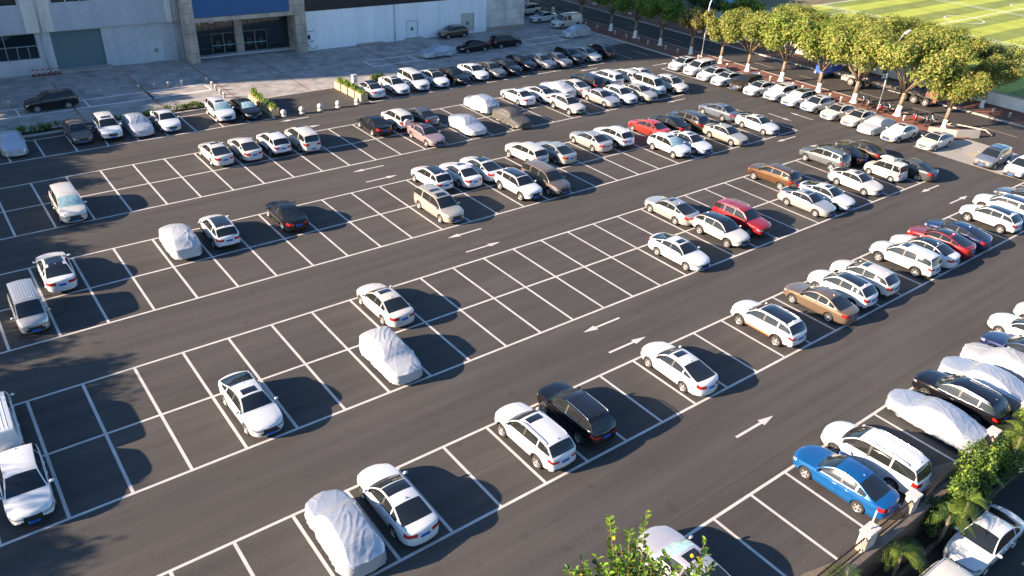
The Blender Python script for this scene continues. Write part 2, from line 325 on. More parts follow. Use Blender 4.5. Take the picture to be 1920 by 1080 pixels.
class Body:
    def __init__(s, kind, zb=.20):
        P = SPEC[kind]; s.P = P; s.kind = kind
        s.L, s.W = P['L'], P['W']
        s.top = pchip(P['top']); s.belt = pchip(P['belt'])
        if kind in ('minibus','kei','panelvan'):
            s.hwf = pchip([(0,.80),(.03,.90),(.10,.97),(.2,1),(.85,1),(.96,.975),(.985,.95),(1,.88)])
        else:
            s.hwf = pchip([(0,.72),(.02,.815),(.06,.905),(.12,.965),(.22,.995),(.5,1),(.8,.985),(.91,.945),(.965,.875),(.99,.80),(1,.74)])
        s.zb = zb + (.05 if kind in ('suv','suv2','csuv','sparesuv') else 0)
        s.gmax = max(s.top(x/100)-s.belt(x/100) for x in range(101)) - .07
        keys = [0,1,P['wb'],P['wb']+.012,P['rf'],P['rr'],P['rb'],P['gA'],P['gB'],P['bp']-.011,P['bp']+.011,P['cp']-.008,P['cp']+.008,.02,.045,.955,.98,
                P['rf']+.025,P['rf']+.12,P['rr']-.06]
        for a in P['ax']:
            rr = (P['wr']+.055)/s.L
            keys += [a-rr, a+rr, a-rr*.7, a+rr*.7, a]
        # arc-length stations
        N = 400; acc = [0]
        for i in range(N):
            dx = s.L/N; dz = s.top((i+1)/N)-s.top(i/N); acc.append(acc[-1]+math.hypot(dx,dz))
        st = []
        n = 62
        for k in range(1,n):
            t = acc[-1]*k/n
            i = max(j for j in range(N) if acc[j] <= t)
            st.append((i+(t-acc[i])/(acc[i+1]-acc[i]))/N)
        keys = sorted(keys); kk = []
        for k in keys:
            if not kk or k-kk[-1] > .004: kk.append(k)
        kk[-1] = 1.0
        st = [x for x in st if min(abs(x-k) for k in kk) > .006]
        s.xs = sorted(kk+st)
        s.grid = [[s.deform(p, xf) for p in s.section(xf)] for xf in s.xs]
        s.arch()
    def ix(s, xf): return min(range(len(s.xs)), key=lambda i: abs(s.xs[i]-xf))
    def section(s, xf):
        hw = s.hwf(xf)*s.W/2; bl = s.belt(xf); tp = s.top(xf)
        zb = s.zb + .07*max(0,1-xf/.06) + .10*max(0,(xf-.92)/.08)
        z1 = zb+.07; pts = [(0,zb),(.84*hw,zb),(.955*hw,z1)]
        for q in Q:
            y = 1-.05*((q-.52)/.52)**2
            if .7 < q < .85: y += .016
            if .5 < q < .6: y -= .006
            pts.append((hw*y, z1+(bl-z1)*q))
        crown = min(.055, max(.012,(tp-bl)*.8))
        g = max(0.0, tp-bl-crown); gr = g/s.gmax
        yb = hw*.925; ye = yb*(1-.02-s.P['tum']*gr); zb2 = bl+.014; ze = zb2+max(g-.014,.003)
        pts.append((yb,zb2))
        for t in T: pts.append((yb-(yb-ye)*t**1.1, zb2+(ze-zb2)*t))
        for q in S_:
            dz = .012*max(0,1-xf/.3) if .3 < q < .4 else 0
            pts.append((ye*(1-q), ze+(tp-ze)*(1-(1-q)**2.3)+dz))
        return [(xf*s.L, y, z) for y, z in pts]
    def deform(s, p, xf):
        x, y, z = p; P = s.P; hw = s.W/2
        c = max(0.0, 1-(y/(s.hwf(xf)*hw))**2)
        wF = max(0.0,1-xf/.13); wB = max(0.0,1-(1-xf)/.11)
        x -= P['bow']*c*wF**1.3; x += P['bowr']*c*wB**1.3
        # fascia lean: bumper stands proud of the bonnet edge
        wf = max(0.0,1-xf/.05); wb = max(0.0,1-(1-xf)/.05)
        h = max(0.0,(z-.50)/.35)
        x += wf*(.055*min(h,1.3) + .06*max(0,(.38-z)/.2)); x -= wb*(.05*min(h,1.3)+.05*max(0,(.40-z)/.2))
        x -= .10*c*math.exp(-((xf-P['wb'])/.075)**2)
        if s.kind in ('sedan','sedan2'): x += .07*c*math.exp(-((xf-P['rb'])/.07)**2)
        return Vector((s.L/2-x, y, z))      # +x is the front
    def arch(s):
        P = s.P; s.dead = set(); Ra = P['wr']+.055; s.Ra = Ra
        for a in P['ax']:
            cx = s.L/2-a*s.L; cz = P['wr']+.01
            ins = set()
            for i in range(len(s.xs)):
                for r in range(1,R_BELT):
                    p = s.grid[i][r]
                    if math.hypot(p.x-cx,p.z-cz) < Ra: ins.add((i,r))
            for i in range(len(s.xs)-1):
                for r in range(0,R_BELT):
                    cs = [(i,r),(i+1,r),(i,r+1),(i+1,r+1)]
                    if all(c in ins or c[1] == 0 for c in cs) : s.dead.add((i,r))
            for (i,r) in ins:
                nb = [(i-1,r-1),(i-1,r),(i,r-1),(i,r)]
                if any(f not in s.dead for f in nb):
                    p = s.grid[i][r]; d = Vector((p.x-cx,0,p.z-cz)); l = d.length
                    if l > 1e-4: s.grid[i][r] = Vector((cx+d.x/l*Ra, p.y, cz+d.z/l*Ra))
    def patch(s, mb, i0, i1, r0, r1, side, off=0.0, inset=0.0, mi=0, skip=()):
        """grid patch of the body surface"""
        sg = 1 if side > 0 else -1
        vs = []; ni = i1-i0+1; nr = r1-r0+1
        def P(i,r): return s.grid[i][r]
        for i in range(i0,i1+1):
            for r in range(r0,r1+1):
                p = P(i,r).copy()
                if off:
                    a = P(min(i+1,len(s.xs)-1),r)-P(max(i-1,0),r); b = P(i,min(r+1,NR-1))-P(i,max(r-1,0))
                    n = a.cross(b)
                    if n.length > 1e-9:
                        n.normalize()
                        if n.dot(Vector((0,p.y,p.z-.75))) < 0: n = -n
                        p += n*off
                if inset:
                    if i == i0: p += (P(i+1,r)-P(i,r)).normalized()*inset
                    if i == i1: p += (P(i-1,r)-P(i,r)).normalized()*inset
                    if r == r0: 
                        d = P(i,r+1)-P(i,r)
                        if d.length > 2*inset: p += d.normalized()*inset
                    if r == r1 and r1 < NR-1:
                        d = P(i,r-1)-P(i,r)
                        if d.length > 2*inset: p += d.normalized()*inset
                vs.append(Vector((p.x, sg*p.y, p.z)))
        fs = []
        for i in range(ni-1):
            for r in range(nr-1):
                if (i+i0,r+r0) in s.dead or (i+i0,r+r0) in skip: continue
                f = [i*nr+r,(i+1)*nr+r,(i+1)*nr+r+1,i*nr+r+1]
                fs.append(f if sg < 0 else f[::-1])
        mb.add(vs, fs, mi, True)
    def cap(s, mb, front, y0, y1, r0, r1, off=0.0, mi=0, cols=None):
        i = 0 if front else len(s.xs)-1
        xf = s.xs[i]
        sec = s.section(xf)
        cols = cols or [y0+(y1-y0)*k/6 for k in range(7)]
        vs = []
        for r in range(r0,r1+1):
            for c in cols:
                p = s.deform((sec[r][0], sec[r][1]*c, sec[r][2]), xf)
                if r >= NR-1: p = s.grid[i][r].copy()
                p.x += off if front else -off
                vs.append(p)
        n = len(cols); fs = []
        for r in range(r1-r0):
            for c in range(n-1):
                f = [r*n+c, r*n+c+1, (r+1)*n+c+1, (r+1)*n+c]
                fs.append(f if front else f[::-1])
        mb.add(vs, fs, mi, True)

def wheel_meshes(r, w=.2):
    t = MB()
    prof = [(r*.66,-w/2),(r*.93,-w/2),(r,-w*.36),(r,w*.36),(r*.93,w/2),(r*.66,w/2),(r*.62,w*.2)]
    M = Matrix.Rotation(R(90),4,'X')
    t.lathe(prof, 22, 0, M, True, False)
    tm = t.mesh('tyre', M_TYRE)
    q = MB()
    q.lathe([(r*.66,w*.5),(r*.60,w*.44),(r*.58,w*.30)], 22, 0, M, True, False)
    q.lathe([(r*.60,w*.18),(0.001,w*.18)], 22, 1, M, False, False)
    for k in range(5):
        for d in (-.13,.13):
            a = 2*math.pi*k/5+d; b = 2*math.pi*k/5+d*1.5
            c1 = Vector((math.cos(a)*r*.10, math.sin(a)*r*.10, w*.40)); c2 = Vector((math.cos(b)*r*.62, math.sin(b)*r*.62, w*.43))
            sd = Vector((-math.sin(b), math.cos(b),0))
            vs = [c1-sd*.022,c1+sd*.022,c2+sd*.024,c2-sd*.024]
            vs = [M @ v for v in vs]
            q.add(vs, [[0,1,2,3]], 0)
    q.lathe([(r*.17,w*.36),(r*.14,w*.43),(.001,w*.44)], 10, 0, M, True, False)
    rm = q.mesh('rim', [M_RIM, M_RIMD])
    return tm, rm

def blob(mb, c, rx, ry, rz, n=10, m=6, mi=0, M=None):
    vs = []; fs = []
    for j in range(m+1):
        th = math.pi*j/m
        for k in range(n):
            a = 2*math.pi*k/n
            p = Vector((c[0]+rx*math.sin(th)*math.cos(a), c[1]+ry*math.sin(th)*math.sin(a), c[2]+rz*math.cos(th)))
            vs.append(M @ p if M is not None else p)
    for j in range(m):
        for k in range(n): fs.append([j*n+k,(j+1)*n+k,(j+1)*n+(k+1)%n,j*n+(k+1)%n])
    mb.add(vs, fs, mi, True)

KIT = {}
def car_kit(kind):
    if kind in KIT: return KIT[kind]
    b = Body(kind); P = b.P; K = {}; nx = len(b.xs); ix = b.ix
    iW0, iW1 = ix(P['wb']+.012), ix(P['rf']); iR0, iR1 = ix(P['rr']), ix(P['rb'])
    iA, iB0, iB1, iC0, iC1, iE = ix(P['gA']), ix(P['bp']-.011), ix(P['bp']+.011), ix(P['cp']-.008), ix(P['cp']+.008), ix(P['gB'])
    panelvan = kind == 'panelvan'
    winspan = [(iA,iB0),(iB1,iC0)] + ([] if panelvan else [(iC1,iE)])
    RW = R_RE+1
    fa, ra = P['ax']; Ra = b.Ra/b.L
    d0 = ix(fa+Ra*1.0); d1 = ix(ra-Ra*1.0)
    doors = [(d0,iB0 if iB0 < d1 else d1)] + ([(iB0,d1)] if d1-iB0 > 2 else [])
    full = kind
    glassskip = set()
    for a,c in winspan:
        for i in range(a,c):
            for r in range(R_G0,R_G1): glassskip.add((i,r))
    topskip = set()
    for i in list(range(iW0,iW1))+list(range(iR0,iR1)):
        for r in range(RW,NR-1): topskip.add((i,r))
    if panelvan: topskip = {f for f in topskip if f[0] < iW1}
    dskip = set()
    for a,c in doors:
        for i in range(a,c):
            for r in range(3,R_BELT): dskip.add((i,r))
    def shell(withdoors):
        m = MB()
        for sd in (1,-1):
            b.patch(m,0,nx-1,0,NR-1,sd,skip=glassskip|topskip|(dskip if withdoors else set()))
        sill = 3 if kind in ('suv','suv2','csuv','sparesuv') else 2
        # trim on sill and pillars
        fl = []
        k = 0
        cols = [-1,-.84,-.66,-.42,-.16,.16,.42,.66,.84,1]
        nb = len(m.f)
        b.cap(m,True,0,0,1,NR-1,cols=cols); b.cap(m,False,0,0,1,NR-1,cols=cols)
        # wheel wells
        for a in P['ax']:
            cx = b.L/2-a*b.L; cz = P['wr']+.01
            for sg in (1,-1):
                vs=[]; fs=[]
                for k in range(13):
                    an = math.pi*(-.06+1.12*k/12)
                    for y in (.50,.945): vs.append((cx+math.cos(an)*(b.Ra-.004), sg*b.W/2*y, cz+math.sin(an)*(b.Ra-.004)))
                for k in range(12): fs.append([2*k,2*k+1,2*k+3,2*k+2])
                vs.append((cx,sg*b.W/2*.5,cz))
                for k in range(12): fs.append([26,2*k,2*k+2])
                m.add(vs,fs,1,True)
        # colour lower sill / window pillars with trim
        for n_,f in enumerate(m.f):
            c = sum((Vector(m.v[i]) for i in f), Vector())/len(f)
            if m.m[n_] == 0 and n_ < nb:
                xf = (b.L/2-c.x)/b.L
                if c.z < b.zb+.075: m.m[n_] = 1
                elif sill == 3 and c.z < b.zb+.17: m.m[n_] = 1
                elif not panelvan and b.belt(xf)+.03 < c.z and abs(xf-P['bp'])<.012 and abs(c.y) > .4 and c.z < b.belt(xf)+.02+(b.top(xf)-b.belt(xf))*.80: m.m[n_] = 1
            elif m.m[n_] == 0:
                if c.z < b.zb+.22 and sill == 3: m.m[n_] = 1
                elif c.z < b.zb+.10: m.m[n_] = 1
        return m.mesh('body',[PAINT['white'],M_TRIM],sharp=38,merge=.0006)
    K['body'] = shell(True); K['body_far'] = shell(False)
    K['door'] = []
    if True:
        for sd in (1,-1):
            for a,c in doors:
                m = MB(); b.patch(m,a,c,3,R_BELT,sd,inset=.006)
                me = m.mesh('door',[PAINT['white']],sharp=38)
                i = c-1; p = b.grid[max(a,c-2)][R_BELT-2]
                h = MB(); h.bev(p.x-.01,p.x+.15,sd*p.y-.012,sd*p.y+.022,p.z-.012,p.z+.02,.006)
                K['door'].append((me,h.mesh('handle',[PAINT['white']])))
    m = MB(); 
    for sd in (1,-1): b.patch(m,iW0,iW1,RW,NR-1,sd,off=-.004)
    K['windshield'] = m.mesh('windshield',[M_GLASS],sharp=60,merge=.0006)
    if not panelvan:
        m = MB()
        for sd in (1,-1): b.patch(m,iR0,iR1,RW,NR-1,sd,off=-.004)
        K['rear_window'] = m.mesh('rear_window',[M_GLASS],sharp=60,merge=.0006)
    K['side_window'] = []
    for sd in (1,-1):
        for a,c in winspan:
            m = MB(); b.patch(m,a,c,R_G0,R_G1,sd,off=-.006); K['side_window'].append(m.mesh('side_window',[M_GLASS2],sharp=60))
    rq = 3+4
    K['headlight'] = []; K['taillight'] = []
    for sd in (1,-1):
        m = MB(); b.patch(m,0,ix(.06),rq,R_BELT-(0 if kind in('sedan','sedan2','hatch') else 1),sd,off=.006); b.cap(m,True,.60*sd,1.0*sd,rq,R_BELT-(0 if kind in('sedan','sedan2','hatch') else 1),off=.006)
        K['headlight'].append(m.mesh('headlight',[M_HEAD],sharp=60,merge=.0006))
        m = MB()
        if kind in ('panelvan','minibus','kei'):
            b.cap(m,False,.86*sd,1.0*sd,rq-1,R_BELT,off=.006); b.patch(m,ix(.975),nx-1,rq-1,R_BELT,sd,off=.006)
        else:
            b.patch(m,ix(.945),nx-1,rq,R_BELT-(0 if kind not in ('suv','suv2') else 1),sd,off=.006); b.cap(m,False,.52*sd,1.0*sd,rq,R_BELT-(0 if kind not in ('suv','suv2') else 1),off=.006)
        K['taillight'].append(m.mesh('taillight',[M_TAIL],sharp=60,merge=.0006))
    m = MB(); b.cap(m,True,-.55,.55,rq-2,R_BELT-(0 if kind not in('minibus','kei','panelvan') else 2),off=.006)
    K['grille'] = m.mesh('grille',[M_TRIM],sharp=60)
    m = MB(); b.cap(m,True,-.74,.74,2,5,off=.004); K['lower_grille'] = m.mesh('lower_grille',[M_TRIM],sharp=60)
    m = MB(); b.cap(m,True,-.57,.57,R_BELT-2,R_BELT-1,off=.010); K['chrome_strip'] = m.mesh('chrome_strip',[M_CHROME],sharp=60)
    zf = b.section(0)[rq-2][2]-.09
    xfront = max(v.x for v in (b.deform((0,0,zf),0),)) ; xrear = b.deform((b.L,0,.62),1).x
    m = MB(); m.bev(xfront-.03,xfront+.022,-.22,.22,zf-.06,zf+.06,.004); K['plate_f'] = m.mesh('license_plate',[M_PLATE])
    zr = .50 if kind in ('panelvan','minibus','mpv') else (.74 if kind in('sedan','sedan2') else .80)
    if kind in ('kei',): zr=.5
    xr = b.deform((b.L,0,zr),1).x
    m = MB(); m.bev(xr-.022,xr+.03,-.22,.22,zr-.065,zr+.065,.004); K['plate_r'] = m.mesh('license_plate',[M_PLATE])
    # mirrors
    K['mirror'] = []
    im = ix(P['gA']); p = b.grid[im][R_BELT]
    for sd in (1,-1):
        m = MB(); blob(m,(p.x-.02,sd*(p.y+.13),p.z+.09),.075,.115,.075); m.tube([(p.x,sd*(p.y-.02),p.z+.03),(p.x-.01,sd*(p.y+.08),p.z+.07)],.022,6)
        K['mirror'].append(m.mesh('mirror',[PAINT['white']]))
    # roof bits
    def roofpatch(x0,x1,r0,name,off=.004,mt=M_BLACKROOF):
        m = MB(); i0, i1 = ix(x0), ix(x1)
        if i1 <= i0: i1 = i0+1
        for sd in (1,-1): b.patch(m,i0,i1,r0,NR-1,sd,off=off)
        return m.mesh(name,[mt],sharp=60,merge=.0006)
    rf, rr = P['rf'], P['rr']
    K['sunroof'] = roofpatch(rf+.03,rf+.125,R_RE+3,'sunroof')
    K['sunroof2'] = roofpatch(rf+.21,rf+.30,R_RE+3,'sunroof')
    K['glass_roof'] = roofpatch(rf+.012,rr-.05,R_RE+2,'glass_roof')
    K['front_roof'] = roofpatch(rf+.006,rf+(rr-rf)*.55,R_RE+1,'glass_roof')
    K['black_roof'] = roofpatch(rf+.004,rr-.004,R_RE,'black_roof')
    K['roof_rail'] = []
    for sd in (1,-1):
        m = MB(); i0, i1 = ix(rf+.05), ix(rr-.03); pts = []
        for i in range(i0,i1+1,2):
            q = b.grid[i][R_RE+1]; pts.append(Vector((q.x,sd*(q.y+.01),q.z+.055)))
        if len(pts) > 2:
            pts[0].z -= .05; pts[-1].z -= .05
            m.tube(pts,.017,6)
        K['roof_rail'].append(m.mesh('roof_rail',[M_CHROME]))
    m = MB(); i0, i1 = ix(rf+.04), ix(rr-.03)
    ribs = []
    for fy in (-.72,-.52,-.32,-.11,.11,.32,.52,.72):
        pts = []
        for i in range(i0,i1+1,2):
            sec = b.grid[i]; ye = sec[R_RE].y; sq = 1-abs(fy)
            z = sec[R_RE].z+(sec[NR-1].z-sec[R_RE].z)*(1-(1-sq)**2.3)
            pts.append((sec[NR-3].x, fy*ye, z))
        m.tube(pts,.014,5)
    K['ribs'] = m.mesh('roof_ribs',[PAINT['white']])
    m = MB(); q = b.grid[ix(rr-.04)][NR-1]
    m.add([(q.x+.09,-.02,q.z-.005),(q.x+.09,.02,q.z-.005),(q.x-.07,.022,q.z-.005),(q.x-.07,-.022,q.z-.005),(q.x-.05,0,q.z+.06)],[[0,1,4],[1,2,4],[2,3,4],[3,0,4]])
    K['antenna'] = m.mesh('antenna',[PAINT['white']])
    K['wheel'] = []
    tm, rm = wheel_meshes(P['wr'], .21 if kind not in('kei','minibus') else .17)
    for a in P['ax']:
        for sd in (1,-1):
            K['wheel'].append(((b.L/2-a*b.L, sd*(b.W/2-.125), P['wr']), 0.0 if sd < 0 else math.pi))
    K['tm'], K['rm'] = tm, rm
    K['arch_trim'] = []
    if kind in ('suv','suv2','csuv','sparesuv'):
        def sidey(x,z):
            xf = (b.L/2-x)/b.L; sc = b.section(min(max(xf,0),1))
            for r in range(2,R_BELT):
                if sc[r][1+0*0] and sc[r][2] <= z <= sc[r+1][2]:
                    t = (z-sc[r][2])/max(1e-6,sc[r+1][2]-sc[r][2]); return sc[r][1]+(sc[r+1][1]-sc[r][1])*t
            return sc[2][1]
        for a in P['ax']:
            cx = b.L/2-a*b.L; cz = P['wr']+.01
            for sd in (1,-1):
                m = MB(); vs = []; n = 14
                for k in range(n+1):
                    an = math.pi*(-.02+1.04*k/n)
                    for rr_,o in ((b.Ra-.012,.004),(b.Ra+.0,.018),(b.Ra+.065,.014),(b.Ra+.075,-.004)):
                        x = cx+math.cos(an)*rr_; z = cz+math.sin(an)*rr_; vs.append((x,sd*(sidey(x,z)+o),z))
                fs = [[4*k+j,4*k+4+j,4*k+5+j,4*k+1+j] for k in range(n) for j in range(3)]
                m.add(vs,[f[::sd] for f in fs],0,True); K['arch_trim'].append(m.mesh('arch_trim',[M_TRIM]))
    m = MB()
    for sd in (1,-1):
        i0,i1 = ix(fa+Ra+.02), ix(ra-Ra-.02)
        b.patch(m,i0,i1,3,4,sd,off=.008)
    K['sill'] = m.mesh('sill_stripe',[M_ORANGE],sharp=60)
    # chrome around side windows
    K['strip'] = []
    for sd in (1,-1):
        m = MB(); pts = [Vector((b.grid[i][R_G0-1].x, sd*(b.grid[i][R_G0-1].y+.004), b.grid[i][R_G0-1].z+.006)) for i in range(iA,iE+1,2)]
        m.tube(pts,.009,5)
        K['strip'].append(m.mesh('window_trim',[M_CHROME]))
    KIT[kind] = K
    return K

def setmat(o, m):
    o.material_slots[0].link = 'OBJECT'; o.material_slots[0].material = m

NAMES = dict(sedan2=('sedan','car'),suv2=('suv','car'),sedan=('sedan','car'),hatch=('hatchback','car'),suv=('suv','car'),csuv=('crossover_car','car'),mpv=('minivan','car'),minibus=('minibus','van'),kei=('compact_car','car'),panelvan=('panel_van','van'),sparesuv=('suv','car'))
ANG = dict(F=R(90),N=R(-90),W=R(180),E=0.0)

VAR = random.Random(19)
def make_car(kind, x, y, d, col, opts, px, label, z=0.0, jit=True, group='cars parked in the lot'):
    if kind == 'sedan' and VAR.random() < .42 and 'h' not in opts: kind = 'sedan2'
    if kind == 'suv' and VAR.random() < .5: kind = 'suv2'
    K = car_kit(kind); pm = PAINT[col]
    if col == 'white': pm = PAINT[VAR.choice(('white','white','white_b','white_c'))]
    nm, cat = NAMES[kind]
    ang = ANG[d] if isinstance(d,str) else d
    if jit: ang += R(random.uniform(-1.8,1.8))
    root = empty(nm,(x,y,z),ang,label,cat,group); root.scale = (1.03,1.03,1.03)
    near = px > 72
    def part(name, me, m=None, parent=root):
        o = link(name, me, parent)
        if m is not None: setmat(o, m)
        return o
    part('body', K['body'] if near else K['body_far'], pm)
    if near:
        for me,hm in K['door']:
            dd = part('door', me, pm); part('handle', hm, pm if 'h' not in opts else M_CHROME, dd)
    g = M_SHADE if 't' in opts else None
    part('windshield', K['windshield'], g)
    if 'rear_window' in K: part('rear_window', K['rear_window'])
    for me in K['side_window']: part('side_window', me)
    for me in K['headlight']: part('headlight', me)
    for me in K['taillight']: part('taillight', me)
    part('grille', K['grille'])
    if near: part('lower_grille', K['lower_grille'])
    pg = M_PLATEG if 'g' in opts else None
    part('license_plate', K['plate_f'], pg); part('license_plate', K['plate_r'], pg)
    for me in K['mirror']: part('mirror', me, pm)
    if 's' in opts: part('sunroof', K['sunroof'])
    if '2' in opts: part('sunroof', K['sunroof']); part('sunroof', K['sunroof2'])
    if 'p' in opts: part('glass_roof', K['glass_roof'])
    if 'P' in opts: part('glass_roof', K['glass_roof'] if '2' in opts else K['front_roof'])
    if 'b' in opts: part('roof_panel', K['black_roof'])
    if 'r' in opts:
        for me in K['roof_rail']: part('roof_rail', me)
    if 'k' in opts: part('roof_ribs', K['ribs'], pm)
    if K['arch_trim'] and ('c' in opts or 'o' in opts or VAR.random() < .4) and col in ('white','pearl','silver','steel','red2','taupe'):
        for me in K['arch_trim']: part('arch_trim', me)
    if 'o' in opts: part('sill_stripe', K['sill'])
    if near: part('antenna', K['antenna'], pm)
    if near and col in ('black','dbrown','blue','silver','gold'):
        for me in K['strip']: part('window_trim', me)
    for loc, rz in K['wheel']:
        w = link('wheel', K['tm'], root, loc); w.rotation_euler = (0,0,rz)
        link('rim', K['rm'], w)
    if kind == 'sparesuv':
        M = Matrix.Translation((-2.18,.12,.95)) @ Matrix.Rotation(R(90),4,'Y')
        m = MB(); m.lathe([(.10,-.13),(.33,-.12),(.36,-.08),(.36,.06),(.30,.08)],20,0,M)
        part('spare_wheel_cover', m.mesh('spare_wheel_cover',[pm],sharp=40))
    if kind == 'kei':
        m = MB(); 
        vs=[]; 
        prof=[(-.62,.30,.02),(-.55,.36,.16),(-.2,.38,.24),(.3,.38,.22),(.62,.34,.12),(.7,.28,.02)]
        rows=[]
        for (xx,w,h) in prof:
            rows.append([(xx,-w,1.74),(xx,-w,1.74+h*.7),(xx,-w*.75,1.74+h),(xx,w*.75,1.74+h),(xx,w,1.74+h*.7),(xx,w,1.74)])
        flat=[p for r in rows for p in r]
        fs=[[i*6+j,(i+1)*6+j,(i+1)*6+j+1,i*6+j+1] for i in range(5) for j in range(5)]+[[0,1,2,3,4,5],[35,34,33,32,31,30]]+[[i*6,i*6+5,(i+1)*6+5,(i+1)*6] for i in range(5)]
        m.add(flat,fs)
        bx = link('roof_box', m.mesh('roof_box',[PAINT['pearl']],sharp=50,merge=.0001), root)
        tag(bx,'pale roof box')
        for xx in (-.35,.4):
            c = MB(); c.tube([(xx,-.58,1.62),(xx,-.57,1.71),(xx,.57,1.71),(xx,.58,1.62)],.014,6)
            link('roof_bar', c.mesh('roof_bar',[M_TRIM]), root)
    return root

# ------------------------------------------------------------------ covered cars
def cover_mat(name, c, metal, rough, b=.5):
    m = mat(name,c,rough,metal,.5,0,.1)
    nt = m.node_tree; bs = nt.nodes['Principled BSDF']; N = nt.nodes.new; L = nt.links.new
    tc = N('ShaderNodeTexCoord'); mp = N('ShaderNodeMapping'); mp.inputs['Scale'].default_value=(2.6,.8,.5)
    n = N('ShaderNodeTexNoise'); n.inputs['Scale'].default_value=2.2; n.inputs['Detail'].default_value=3; n.inputs['Distortion'].default_value=.8
    L(tc.outputs['Object'], mp.inputs['Vector']); L(mp.outputs['Vector'], n.inputs['Vector'])
    bp = N('ShaderNodeBump'); bp.inputs['Strength'].default_value=b; bp.inputs['Distance'].default_value=.06
    L(n.outputs['Fac'], bp.inputs['Height']); L(bp.outputs['Normal'], bs.inputs['Normal'])
    return m
COVER = dict(silver=cover_mat('silver_cover',(.43,.475,.54),.50,.34,.5), wcover=cover_mat('white_cover',(.44,.465,.505),.25,.40,.5),
 gcover=cover_mat('grey_cover',(.34,.36,.385),.05,.6,.4), dcover=cover_mat('dark_cover',(.07,.068,.065),.1,.55,.6))
CKIT = {}
def cover_mesh(kind, seed):
    key = (kind,seed)
    if key in CKIT: return CKIT[key]
    src = 'sedan' if kind == 'coverS' else 'csuv'
    rnd = random.Random(seed)
    b = Body(src); top = b.top; belt = b.belt; L = b.L+.12
    NS, NRW = 84, 40
    def blur(f, x, w): return sum(f(min(1,max(0,x+w*k/3)))*(4-abs(k)) for k in range(-3,4))/16
    vs = []; off = Vector((seed*7.3, seed*3.1, 0))
    hwf = pchip([(0,.66),(.02,.80),(.06,.90),(.14,.975),(.25,1),(.8,1),(.92,.95),(.97,.86),(.99,.78),(1,.68)])
    skirt = [rnd.uniform(-.06,.08) for _ in range(9)]
    for i in range(NS):
        t = i/(NS-1); xf = .5-.5*math.cos(math.pi*t) if True else t
        xf = .45*xf+.55*t
        hw = hwf(xf)*(b.W/2+.05); tp = blur(top,xf,.035)+.035; bl = blur(belt,xf,.06)
        g = max(0,tp-bl-.06); gr = g/b.gmax
        ye = hw*.93*(1-.02-.24*gr)
        k = xf*8; kk = int(min(7,k)); sk = skirt[kk]*(1-(k-kk))+skirt[kk+1]*(k-kk)
        zs = .20+sk*1.3+.05*noise.noise(Vector((xf*17,seed*3.3,.5)))+(.05 if xf<.06 or xf>.94 else 0)
        sec = []
        for r in range(NRW+1):
            q = r/NRW
            if q < .40:
                s_ = q/.40; y = hw*(1.0-.03*(s_-.4)**2+.02*(1-s_)); z = zs+(bl-zs)*s_
            elif q < .68:
                s_ = (q-.40)/.28; e = s_*s_*(3-2*s_)
                y = hw*.995+(ye-hw*.995)*(.35*s_+.65*e); z = bl+(tp-.06-bl)*s_
            else:
                s_ = (q-.68)/.32; y = ye*(1-s_); z = tp-.06+.06*(1-(1-s_)**2.4)
            sec.append((y,z))
        for sg in (1,-1):
            for r in range(NRW+1):
                y,z = sec[r]
                x = b.L/2+.06-xf*L
                c = max(0,1-(y/max(hw,.01))**2)
                wF = max(0,1-xf/.12); wB = max(0,1-(1-xf)/.10)
                x += .14*c*wF-.10*c*wB
                vs.append(Vector((x,sg*y,z)))
    W = 2*(NRW+1)
    def idx(i,sg,r): return i*W+(0 if sg>0 else NRW+1)+r
    fs = []
    for i in range(NS-1):
        for r in range(NRW):
            fs.append([idx(i,1,r),idx(i,1,r+1),idx(i+1,1,r+1),idx(i+1,1,r)])
            fs.append([idx(i,-1,r),idx(i+1,-1,r),idx(i+1,-1,r+1),idx(i,-1,r+1)])
    for i in (0,NS-1):      # ends, three columns
        mids = []
        x0 = vs[idx(i,1,0)].x
        for r in range(NRW+1):
            a = vs[idx(i,1,r)]; k0 = len(vs)
            for f_ in (.6,.2,-.2,-.6): 
                vs.append(Vector((a.x+(.11 if i==0 else -.08)*(1-f_*f_)*(1-(r/NRW))+0,a.y*f_,a.z)))
            mids.append([idx(i,1,r),k0,k0+1,k0+2,k0+3,idx(i,-1,r)])
        for r in range(NRW):
            for c in range(5):
                f = [mids[r][c],mids[r][c+1],mids[r+1][c+1],mids[r+1][c]]
                fs.append(f if i==0 else f[::-1])
    # folds: stretched ridges on the sides, softer creases on top, bumps over the mirrors
    out = []
    mx = b.L/2-b.P['gA']*b.L
    for p in vs:
        low = max(0,min(1,(1.0-p.z)/.75))
        along = p.x if abs(p.x) < b.L/2-.25 else p.x*.3+p.y*1.6
        w1 = noise.noise(Vector((along*.8,p.z*.6,p.y*.3))*1.3+off)
        pl = 1-abs(noise.noise(Vector((along*7.0+w1*1.6+p.z*1.2,p.z*.55,1.7))+off))*2.2
        pl2 = 1-abs(noise.noise(Vector((along*1.5-p.z*1.3,p.z*.5+p.y*.4,4.1))+off))*3
        cr = max(0,1-abs(noise.noise(Vector((p.x*.9+p.y*1.1,p.y*.8-p.z*.5,p.x*.2))*1.5+off))*9)
        amt = .042*pl*low**1.1+.034*max(-.6,pl2)*(.30+low)+.018*w1+.030*cr
        n = Vector((0,p.y,max(.0,(p.z-.75))*1.1))
        e = (abs(p.x)-b.L/2+.35)
        if e > 0: n.x = math.copysign(e*2.2,p.x)
        n = n.normalized() if n.length>1e-6 else Vector((0,0,1))
        m = .13*math.exp(-((p.x-mx+.05)**2/.012+(p.z-b.belt(b.P['gA'])-.10)**2/.012)) if abs(p.y)>.5 else 0
        out.append(p+n*amt+Vector((0,math.copysign(m,p.y),0)))
